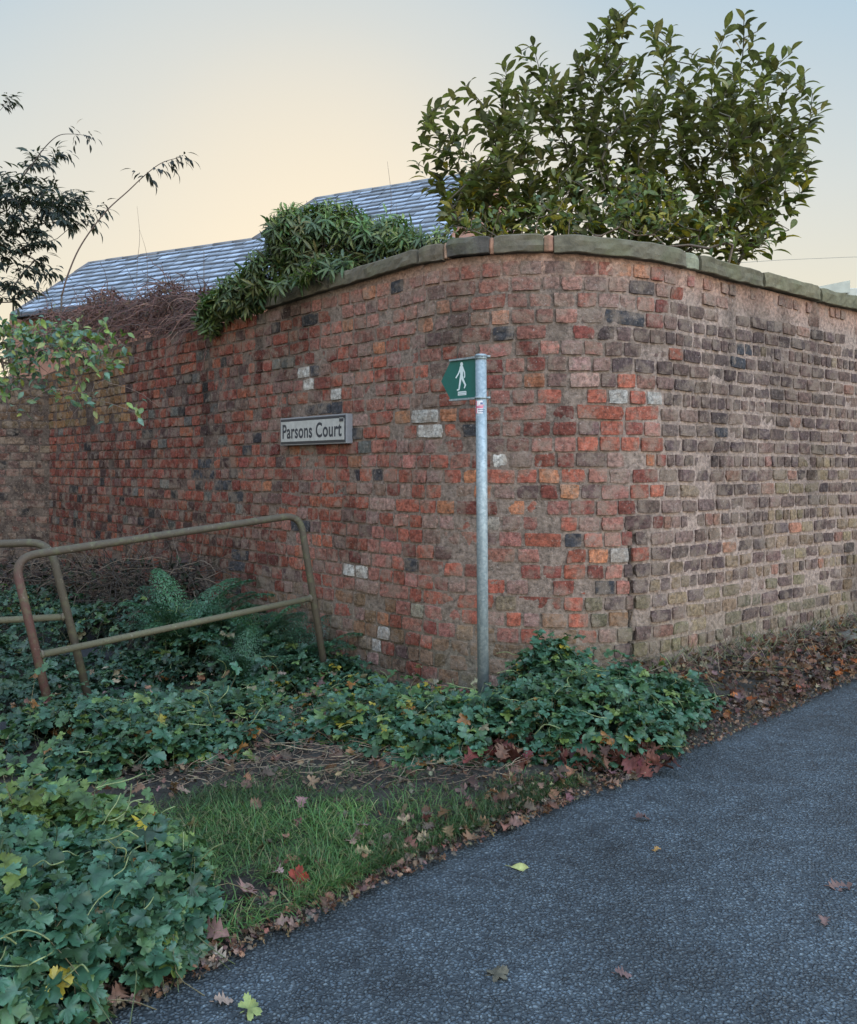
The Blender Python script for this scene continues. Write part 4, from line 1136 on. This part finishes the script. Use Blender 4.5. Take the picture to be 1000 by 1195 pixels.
# ------------------------------------------------------------------ ground plants
GER=[(.040,.105,.060),(.050,.125,.075),(.032,.085,.045),(.058,.115,.045),(.070,.145,.085),(.045,.095,.040)]
GLT=[(.11,.18,.05),(.14,.19,.045),(.08,.15,.05)]
def mound(root_or_name,ells,n,size,label,cat,kind=None,light=.08,yellow=.02,stems=True,edge=None,zmin=.05,shade=1.0,lightzone=None,patch=None):
    """ells: (cx,cy,rx,ry,h).  leaves spread over a soft mound, several layers deep"""
    cx=np.mean([e[0] for e in ells]); cy=np.mean([e[1] for e in ells])
    root=empty(root_or_name,(cx,cy,0),label,cat,kind=kind)
    area=np.array([e[2]*e[3] for e in ells]); pr=area/area.sum()
    def H(x,y):
        h=0
        for (ex,ey,rx,ry,hh) in ells:
            q=((x-ex)/rx)**2+((y-ey)/ry)**2
            if q<1: h=max(h,hh*(1-q)**.42)
        return h*(1+.28*fn(x*4,y*4,11)+.12*fn(x*11,y*11,5))
    P=[];D=[];NN=[];S=[];C=[];st=MB()
    tries=0
    while len(P)<n and tries<n*6:
        tries+=1
        e=ells[rng.choice(len(ells),p=pr)]
        a=rng.uniform(0,2*math.pi); r=rng.random()**.42
        x=e[0]+e[2]*r*math.cos(a); y=e[1]+e[3]*r*math.sin(a)
        h=H(x,y); 
        if patch is not None and fn(x*3.3,y*3.3,31)+.5*fn(x*8,y*8,33)<patch and rng.random()<.88: continue
        g0=float(G(x,y))
        if x>xedge(y)+.06: continue
        gx=(H(x+.03,y)-h)/.03; gy=(H(x,y+.03)-h)/.03
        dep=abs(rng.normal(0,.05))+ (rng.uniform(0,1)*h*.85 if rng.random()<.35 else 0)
        z=max(zmin*.6,h-dep)+.02+(rng.exponential(.035) if rng.random()<.16 else 0)+g0
        nn=nrm(np.array([-gx*.35,-gy*.35-.15,1.])+rng.normal(0,.30,3))
        az=rng.uniform(0,2*math.pi); d_=np.array([math.cos(az),math.sin(az)-.35,-.12])
        P.append((x,y,z)); D.append(d_); NN.append(nn); s=size*rng.uniform(.42,1.35)
        lz=light
        if lightzone and math.hypot((x-lightzone[0])/lightzone[2],(y-lightzone[1])/lightzone[3])<1: lz=.8
        u=rng.random()
        c=np.array(GER[rng.integers(len(GER))])*(1+rng.normal(0,.16))
        if u<lz: c=np.array(GLT[rng.integers(3)])
        elif u<lz+yellow: c=np.array([(.36,.28,.04),(.28,.12,.03),(.22,.18,.10)][rng.integers(3)])
        c=c*shade*np.clip(1-dep*3.2,.25,1)*(.85+.3*rng.random()); S.append(s); C.append(c)  # deeper leaves darkened, shade inside the mound put into the leaf colour
        if stems and rng.random()<.22:
            b=np.array([x+rng.normal(0,.07),y+rng.normal(0,.07),max(g0,z-rng.uniform(.08,.25))]); m_=(b+np.array(P[-1]))/2+rng.normal(0,.02,3)
            tube(st,spline([b,m_,np.array(P[-1])],3),.0016,(.10,.13,.06) if rng.random()<.6 else (.20,.17,.10),3,caps=False)
        if stems and rng.random()<.016:   # pale curved petiole lying over the leaves
            q=np.array([x,y,z+.02]); pts=[q]; dd=nrm(np.array([rng.normal(),rng.normal(),.3]))
            for _ in range(4): dd=nrm(dd+rng.normal(0,.35,3)+np.array([0,0,-.1])); pts.append(pts[-1]+dd*.035)
            tube(st,spline(pts,3),.0019,(.26,.30,.14),4,caps=False)
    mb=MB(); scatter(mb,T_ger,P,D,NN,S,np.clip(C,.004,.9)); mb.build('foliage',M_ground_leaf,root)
    if st.n: st.build('stems',M_grass,root)
    return root
mound('cranesbill_clump',[(-1.34,2.36,.74,.60,.29),(-1.55,2.58,.6,.38,.27),(-1.03,2.30,.40,.40,.22)],9500,.059,'big mound of blue-green lobed leaves in the lower left corner beside the lane','plant',light=.06,yellow=.01,patch=-.42,lightzone=(-1.5,2.74,1.0,.32))
mound('cranesbill_clump',[(.70,4.12,.50,.46,.27),(.25,3.98,.48,.34,.17),(-.05,4.1,.35,.3,.15),(1.0,4.38,.40,.34,.25),(.66,4.62,.28,.24,.36),(1.3,4.62,.25,.2,.16)],5200,.061,'blue-green leafy clump growing around the foot of the signpost','plant',light=.10,yellow=.03,patch=-.28)
mound('cranesbill_clump',[(-.18,4.25,.50,.42,.17),(-.05,3.95,.35,.3,.10),(-.30,4.75,.45,.3,.15),(-.1,5.2,.6,.25,.16)],1700,.07,'sparser yellow-tinged low clump left of the signpost below the wall','plant',light=.28,yellow=.08,shade=.9,patch=-.08)
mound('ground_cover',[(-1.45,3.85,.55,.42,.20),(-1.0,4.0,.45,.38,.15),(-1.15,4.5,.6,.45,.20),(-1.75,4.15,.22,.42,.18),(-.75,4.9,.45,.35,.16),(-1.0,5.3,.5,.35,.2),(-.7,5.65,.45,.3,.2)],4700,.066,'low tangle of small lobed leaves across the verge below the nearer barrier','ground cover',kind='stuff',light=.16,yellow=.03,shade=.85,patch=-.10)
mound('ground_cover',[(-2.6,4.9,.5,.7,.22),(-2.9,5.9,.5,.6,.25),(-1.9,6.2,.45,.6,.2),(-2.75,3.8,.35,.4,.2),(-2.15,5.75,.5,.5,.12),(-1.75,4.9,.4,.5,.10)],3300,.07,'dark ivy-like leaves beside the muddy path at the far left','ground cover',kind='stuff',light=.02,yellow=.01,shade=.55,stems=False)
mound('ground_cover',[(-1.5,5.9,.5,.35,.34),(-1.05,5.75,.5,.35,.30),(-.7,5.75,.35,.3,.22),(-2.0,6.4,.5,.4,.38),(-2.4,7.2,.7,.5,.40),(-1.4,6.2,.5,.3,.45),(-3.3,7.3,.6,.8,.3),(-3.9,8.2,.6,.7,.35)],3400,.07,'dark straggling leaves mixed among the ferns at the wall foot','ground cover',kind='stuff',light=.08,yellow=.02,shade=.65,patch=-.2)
# upright leafy stem by the post
def upright():
    root=empty('nettle_stem',(.60,4.62,0),'upright leafy stem standing against the bricks right of the signpost','plant')
    P=[];D=[];NN=[];S=[];C=[];st=MB()
    for (px,top,Y,b) in [(628,738,4.62,640),(612,760,4.6,620),(660,772,4.6,655),(690,790,4.62,690)]:
        e=at(px,top,Y); b_=np.array([(b-500)/1000*Y,Y,.0]); sp_=spline([b_,(b_+e)/2+rng.normal(0,.02,3),e],8)
        s1_=MB(); tube(s1_,sp_,.004,(.10,.14,.06),5); s1_.build('stem',M_grass,root)
        for k,p in enumerate(sp_[5:]):
            for _ in range(3):
                a=rng.uniform(0,2*math.pi); P.append(p); D.append((math.cos(a),math.sin(a),.15)); NN.append((0,-.3,1)); S.append(rng.uniform(.05,.085)*(1-.3*k/12)); C.append(GER[rng.integers(len(GER))])
    mb=MB(); scatter(mb,T_ger,P,D,NN,S,C); mb.build('foliage',M_ground_leaf,root)
upright()

# ferns
def fern(base,n,ln,label,yaw0=0,tilt=.6,shade=1):
    root=empty('fern',base,label,'fern','ferns at the foot of the left wall')
    for i in range(n):
        a=yaw0+i/n*2*math.pi+rng.normal(0,.25); h=np.array([math.cos(a),math.sin(a),0]); l=ln*rng.uniform(.7,1.1); el=rng.uniform(.85,1.4)
        if h[1]>.3: el=max(el,1.0)
        pts=[];p=np.array(base,float)+h*.02; m=26
        bend=rng.normal(0,.7); hs=np.array([-h[1],h[0],0])
        for k in range(m+1):
            t=k/m; e=el-1.35*t*t; d_=nrm(h+hs*bend*t*t)*math.cos(e)+np.array([0,0,math.sin(e)]); pts.append(p.copy()); p=p+d_*l/m
        pts=np.array(pts); tg_=nrm(np.gradient(pts,axis=0)); side=nrm(np.cross(tg_,[0,0,1.])); up_=np.cross(side,tg_)
        mb=MB(); g=np.array([(.032,.088,.046),(.040,.105,.050),(.028,.07,.040)][i%3])*shade*rng.uniform(.8,1.2)
        tube(mb,pts,np.linspace(.003,.001,len(pts)),g*1.2,4,caps=False)
        P=[];D=[];NN=[];S=[]
        for k in range(4,m):
            t=k/m; pl=.16*ln*math.sin(math.pi*min(1,(t-.08)*1.02)**.75)*1.1+.01
            for sg in (-1,1):
                dd=nrm(side[k]*sg+tg_[k]*.35+np.array([0,0,-.18]))
                nq=13; s2=nrm(np.cross(dd,up_[k]))
                for q in range(nq):
                    u=(q+.5)/nq; pp=pts[k]+dd*pl*u+np.array([0,0,-.04*u*u*pl*4])
                    for s3 in (-1,1):
                        P.append(pp+rng.normal(0,.003,3)); D.append(nrm(s2*s3+dd*.45+rng.normal(0,.2,3))); NN.append(up_[k]+rng.normal(0,.35,3)); S.append(.72*l/m*(1-u*.7)+.003)
        scatter(mb,[T_leaf(.45,.1,.3,(.5,1,.6,.02))],P,D,NN,S,np.tile(g,(len(P),1))*(1+rng.normal(0,.1,(len(P),1))))
        mb.build('frond',M_ground_leaf,root)
fern((-1.78,6.3,-.1),20,.82,'largest fern, with long arching fronds behind the nearer barrier',.3)
fern((-1.25,6.15,-.12),15,.66,'middle fern pressed against the wall behind the barrier rails',.8)
fern((-.86,5.95,-.12),12,.55,'small fern beside the right leg of the nearer barrier',.1,shade=.85)
fern((-1.2,5.5,-.1),9,.5,'low fern in front of the others under the mid rail of the barrier',1.1,shade=.9)

# dark brambles at the foot of the wall, far left
def brambles():
    root=empty('bramble_thicket',(-2.9,7.2,0),'dark leafless bramble thicket at the foot of the left wall','bramble')
    mb=MB()
    def cf():
        px=rng.uniform(-60,235); Y=9.7-(px+60)/295*2.5
        return at(px,rng.uniform(655,735),Y+rng.uniform(-.4,.1)-.15)
    tangle(mb,620,cf,.7,.005,[(.05,.035,.03),(.035,.028,.025),(.12,.09,.07),(.06,.04,.03)],.5); mb.build('stems',M_twig,root)
    mb=MB(); n=1500; P=np.array([cf() for _ in range(n)]); P[:,2]=np.maximum(P[:,2],-.12)
    scatter(mb,T_simple,P,rv(n),rv(n),rng.uniform(.04,.08,n),cols(n,[(.02,.025,.018),(.03,.02,.018),(.03,.04,.025),(.014,.014,.012)])); mb.build('foliage',M_dead,root)
brambles()

# grass
def grass():
    n=19000; P=[];C=[];S=[];D=[];NN=[]
    T=[]
    for b in (.7,1.3,1.9): T.append(T_leaf(.045,.2,b,(1,.95,.8,.5,.02)))
    while len(P)<n:
        y=rng.uniform(2.3,4.0); xe=float(xedge(y)); x=xe-.03-rng.random()**1.3*1.35
        dens=.42+1.2*fn(x*2.3,y*2.3,21)+.35*fn(x*8,y*8,2)
        if x<-1.05+.1*fn(y*5,0) : continue
        if y>3.55 and x<.15: dens-=.55+(y-3.55)*2
        if y>3.35+.3*max(0,x): dens-=.3
        if rng.random()>dens: continue
        b=np.clip(.8+.6*fn(x*2,y*2,8)+(.4 if x<-.2 and y<3.15 else 0),.35,1.6)
        tuft=.55 if y<3.2 else .42
        a=rng.uniform(0,2*math.pi); e=rng.uniform(.25,1.3)
        P.append((x,y,.02+.03*min(1,(xe-x)/.3))); D.append((math.cos(a)*math.cos(e),math.sin(a)*math.cos(e),math.sin(e))); NN.append((math.cos(a)*-.3,math.sin(a)*-.3,1))
        S.append(rng.uniform(.035,.10)*(.42+.38*b))
        c=np.array([(.050,.115,.028),(.065,.13,.03),(.04,.095,.03),(.10,.14,.04),(.17,.15,.07)][rng.choice(5,p=[.30,.22,.20,.15,.13])]); C.append(c*b*rng.uniform(.75,1.2))
    mb=MB(); scatter(mb,T,P,D,NN,S,np.clip(C,.004,.9)); 
    tag(mb.build('grass',M_grass),'patch of green grass on the verge beside the lane','grass',kind='stuff')
grass()

# leaf litter
DEAD=[(.135,.07,.045),(.10,.055,.038),(.18,.11,.07),(.16,.08,.048),(.08,.05,.037),(.22,.155,.10),(.115,.068,.055)]
def litter(name,pts,size,label,base=DEAD,up=.5):
    n=len(pts); mb=MB(); a=rng.uniform(0,2*math.pi,n)
    D=np.stack([np.cos(a),np.sin(a),rng.normal(0,.25,n)],1); NN=nrm(np.array([0,0,1.])+rng.normal(0,up,(n,3)))
    S=size*rng.uniform(.5,1.3,n); scatter(mb,T_dead,pts,D,NN,S,cols(n,base,.25,.1))
    return tag(mb.build(name,M_dead),label,'leaf litter',kind='stuff')
def strip(n,y0,y1,w0,w1,z=.02,inw=.02):
    out=[]
    while len(out)<n:
        y=rng.uniform(y0,y1); xe=float(xedge(y)); d_=rng.random()**1.4*(w0+(w1-w0)*(y-y0)/(y1-y0))-inw
        out.append((xe-d_*1.0,y+d_*.6,.012+min(1,max(0,d_)/.15)*z+rng.uniform(0,.015)))
    return np.array(out)
litter('leaf_litter',np.vstack([strip(170,2.05,3.9,.22,.25,.035,.035)]),.06,'brown fallen leaves gathered along the grass edge of the lane')
litter('leaf_litter',strip(4200,2.0,6.2,.16,.34,.02,.05),.02,'crumbled leaf fragments along the edge of the lane',DEAD+[(.10,.08,.06)]*3,.8)
# drift between the right wall and the lane
def drift(n):
    out=[]
    while len(out)<n:
        s=rng.uniform(s_at(700),s_at(1000)+2.2); o_=rng.random()**.9*.95+.01
        p=wp(np.array(s),0.,o_); 
        if p[0]>xedge(p[1])+.02: continue
        w_=max(0,1-o_/.95); out.append((p[0],p[1],.03+.10*rng.random()*w_))
    return np.array(out)
litter('leaf_litter',drift(3000),.052,'deep drift of reddish brown leaves between the right wall and the lane',[tuple(np.array(c)*.72) for c in DEAD]+[(.13,.085,.06),(.10,.07,.055),(.24,.085,.03),(.15,.11,.08)],.9)
def bare(n):
    return np.array([(x,y,.045+.02*rng.random()+float(G(x,y))) for x,y in zip(rng.uniform(-1.3,.5,n),rng.uniform(3.3,4.5,n)) if x<xedge(y)-.03])
litter('leaf_litter',bare(1500),.022,'crumbled leaf fragments on the bare soil between grass and plants',[(.07,.05,.04),(.11,.08,.055),(.05,.04,.03),(.16,.12,.08)],.9)
def vrg(n):
    out=[]
    while len(out)<n:
        x=rng.uniform(-2.2,1.1); y=rng.uniform(2.7,5.3)
        if x>xedge(y)-.03: continue
        q=wp(np.array(2.),0)
        out.append((x,y,.05+rng.uniform(0,.03)))
    return np.array(out)
litter('leaf_litter',vrg(420),.05,'scattered brown leaves lying among the ground plants and grass',DEAD+[(.2,.16,.10)],.5)
litter('leaf_litter',np.array([(rng.uniform(.35,.95),0,0) for _ in range(1)]) if False else np.stack([rng.uniform(.2,1.0,150),rng.uniform(3.62,3.85,150),rng.uniform(.03,.09,150)],1)*np.array([1,1,1]),.075,'dark red fallen leaves tucked under the front of the signpost clump',[(.11,.032,.026),(.085,.032,.026),(.14,.06,.04)],.6)

# dry stems on the soil and at the wall foot
mb=MB()
def cf(): 
    return np.array([rng.uniform(-1.2,.35),rng.uniform(3.4,4.5),rng.uniform(.03,.08)])
def flat(mb,n,cf,l,c,el=.12,r=.0018):
    for _ in range(n):
        p=cf(); a=rng.uniform(0,2*math.pi); d_=np.array([math.cos(a),math.sin(a),rng.normal(0,el)+.03]); pts=[p]
        for k in range(4): d_=nrm(d_+rng.normal(0,.2,3)*np.array([1,1,.5])); pts.append(pts[-1]+d_*l*rng.uniform(.15,.3))
        pts=np.array(pts); pts[:,2]=np.maximum(pts[:,2],.025); tube(mb,pts,[r,r,r*.9,r*.7,r*.5],np.array(c[rng.integers(len(c))])*rng.uniform(.6,1.2),3,caps=False)
STR=[(.16,.10,.07),(.22,.15,.10),(.10,.06,.045),(.28,.22,.15)]
flat(mb,950,cf,.15,STR)
tag(mb.build('dry_stems',M_twig),'dry brown stems lying on bare soil below the wall','dry stems',kind='stuff')
mb=MB()
def cf():
    s=rng.uniform(s_at(690),s_at(1000)+1.5); p=wp(np.array(s),0,rng.random()**1.3*.55+.02); p[2]=rng.uniform(.02,.12); return p
flat(mb,1100,cf,.2,STR+[(.12,.13,.05)],.9,.0016)
tag(mb.build('dry_stems',M_twig),'dead grass stalks at the foot of the right-hand wall','dry stems',kind='stuff')
# greyish moss-green weeds at foot of right wall
mb=MB(); P=[];D=[];NN=[];S=[]
for _ in range(2600):
    s=rng.uniform(s_at(745),s_at(1000)+1.5); k=max(0,fn(s*3.0,4,4)+.35)
    if rng.random()>k: continue
    p=wp(np.array(s),0,rng.random()**1.5*.16+.01); p[2]=rng.uniform(0,.05+.16*k); P.append(p); a=rng.uniform(0,6.28); D.append((math.cos(a)*.6,math.sin(a)*.6-.3,.8)); NN.append((0,-1,.4)); S.append(rng.uniform(.04,.10))
scatter(mb,[T_leaf(.09,.2,1.2,(1,.9,.6,.02))],P,D,NN,S,cols(len(P),[(.09,.095,.04),(.13,.12,.06),(.06,.07,.035),(.16,.13,.08)]))
tag(mb.build('weeds',M_grass),'short olive weeds growing from the base of the right-hand wall','weeds',kind='stuff')

# kerb stone at the right
KB=MB(); 
s0_,s1_=s_at(938),s_at(1000)+.9; n=14; V=[];F=[]
for i in range(n+1):
    s=s0_+(s1_-s0_)*i/n
    for (o_,h) in [(.40,.0),(.39,.075),(.38,.09),(.24,.095),(.22,.06),(.22,0)]:
        V.append(wp(np.array(s),h+.008*fn(s*7,h*9),o_+.012*fn(s*5,h*20,3)))
for i in range(n):
    for j in range(5): F.append([i*6+j,i*6+j+1,(i+1)*6+j+1,(i+1)*6+j])
F+= [[0,1,2,3,4,5][::-1],[n*6+j for j in range(6)]]
KB.add(V,F,(.16,.145,.12)); tag(KB.build('kerb_stone',M_stone),'worn stone kerb among the leaves at the far right foot of the wall','kerb')

# single leaves one can count on the lane
def one_leaf(px,py,size,c,T,yaw,label,lift=.006,nn=(0,0,1)):
    p=gnd(px,py); p[2]=lift
    o=empty('x',tuple(p),label,'leaf'); bpy.data.objects.remove(o)
    mb=MB(); D=np.array([[math.cos(yaw),math.sin(yaw),.1]])
    inst(mb,T,np.zeros((1,3)),frames(D,np.array([nn],float)),size,np.array([c],float))
    tube(mb,[np.array([0,0,.002]),-D[0]*size*.25+np.array([0,0,.006])],.0014,np.array(c)*.8,4)
    o=mb.build('fallen_leaf',M_dead); o.location=tuple(p)
    tag(o,label,'leaf','single fallen leaves on the lane'); return o
one_leaf(596,1014,.075,(.27,.28,.11),T_broad[1],-.1,'curled pale yellow leaf lying alone on the middle of the lane',.008,(0,-.6,1))
one_leaf(742,958,.055,(.10,.06,.055),T_dead[1],.1,'dark brown curled leaf on the lane, farthest of the scattered ones',.008)
one_leaf(763,995,.028,(.40,.22,.07),T_dead[0],.2,'tiny orange leaf fragment on the lane below the dark curled leaf')
one_leaf(285,1190,.055,(.20,.24,.09),T_ger[0],1.0,'pale green upturned leaf at the very bottom edge of the lane',.02,(.3,-.6,.7))
one_leaf(250,1173,.045,(.28,.20,.16),T_dead[2],.3,'small beige curled leaf on the lane beside the pale green one',.008)
one_leaf(968,1036,.075,(.17,.10,.085),T_dead[3],.1,'flattened reddish leaf at the right edge of the lane')
one_leaf(962,1082,.04,(.15,.09,.08),T_dead[0],1.2,'small flattened brown leaf below the reddish one at the right edge')
one_leaf(718,1139,.042,(.15,.09,.085),T_dead[2],.0,'small pinkish brown leaf pressed flat near the bottom of the lane')
one_leaf(572,1141,.06,(.12,.105,.075),T_ger[2],.4,'flat olive leaf pressed into the lane near the bottom edge')
one_leaf(322,1086,.065,(.24,.15,.12),T_dead[1],.2,'tan leaf lying just off the verge edge on the lane',.01)
one_leaf(232,1105,.09,(.18,.10,.085),T_dead[0],-.2,'largest brown lobed leaf at the verge edge by the leafy mound',.03,(0,-.5,1))
one_leaf(238,1122,.08,(.36,.28,.22),T_dead[3],-.5,'pale tan lobed leaf with deep notches below the largest brown one',.02,(.2,-.6,1))
one_leaf(338,1046,.07,(.20,.035,.022),T_ger[1],.2,'bright red leaf standing at the edge of the grass',.05,(0,-.9,.5))
one_leaf(282,1066,.09,(.26,.15,.13),T_dead[2],1.4,'pinkish tan leaf propped upright against the grass edge',.05,(0,-1,.4))
print('objects',len(bpy.data.objects))
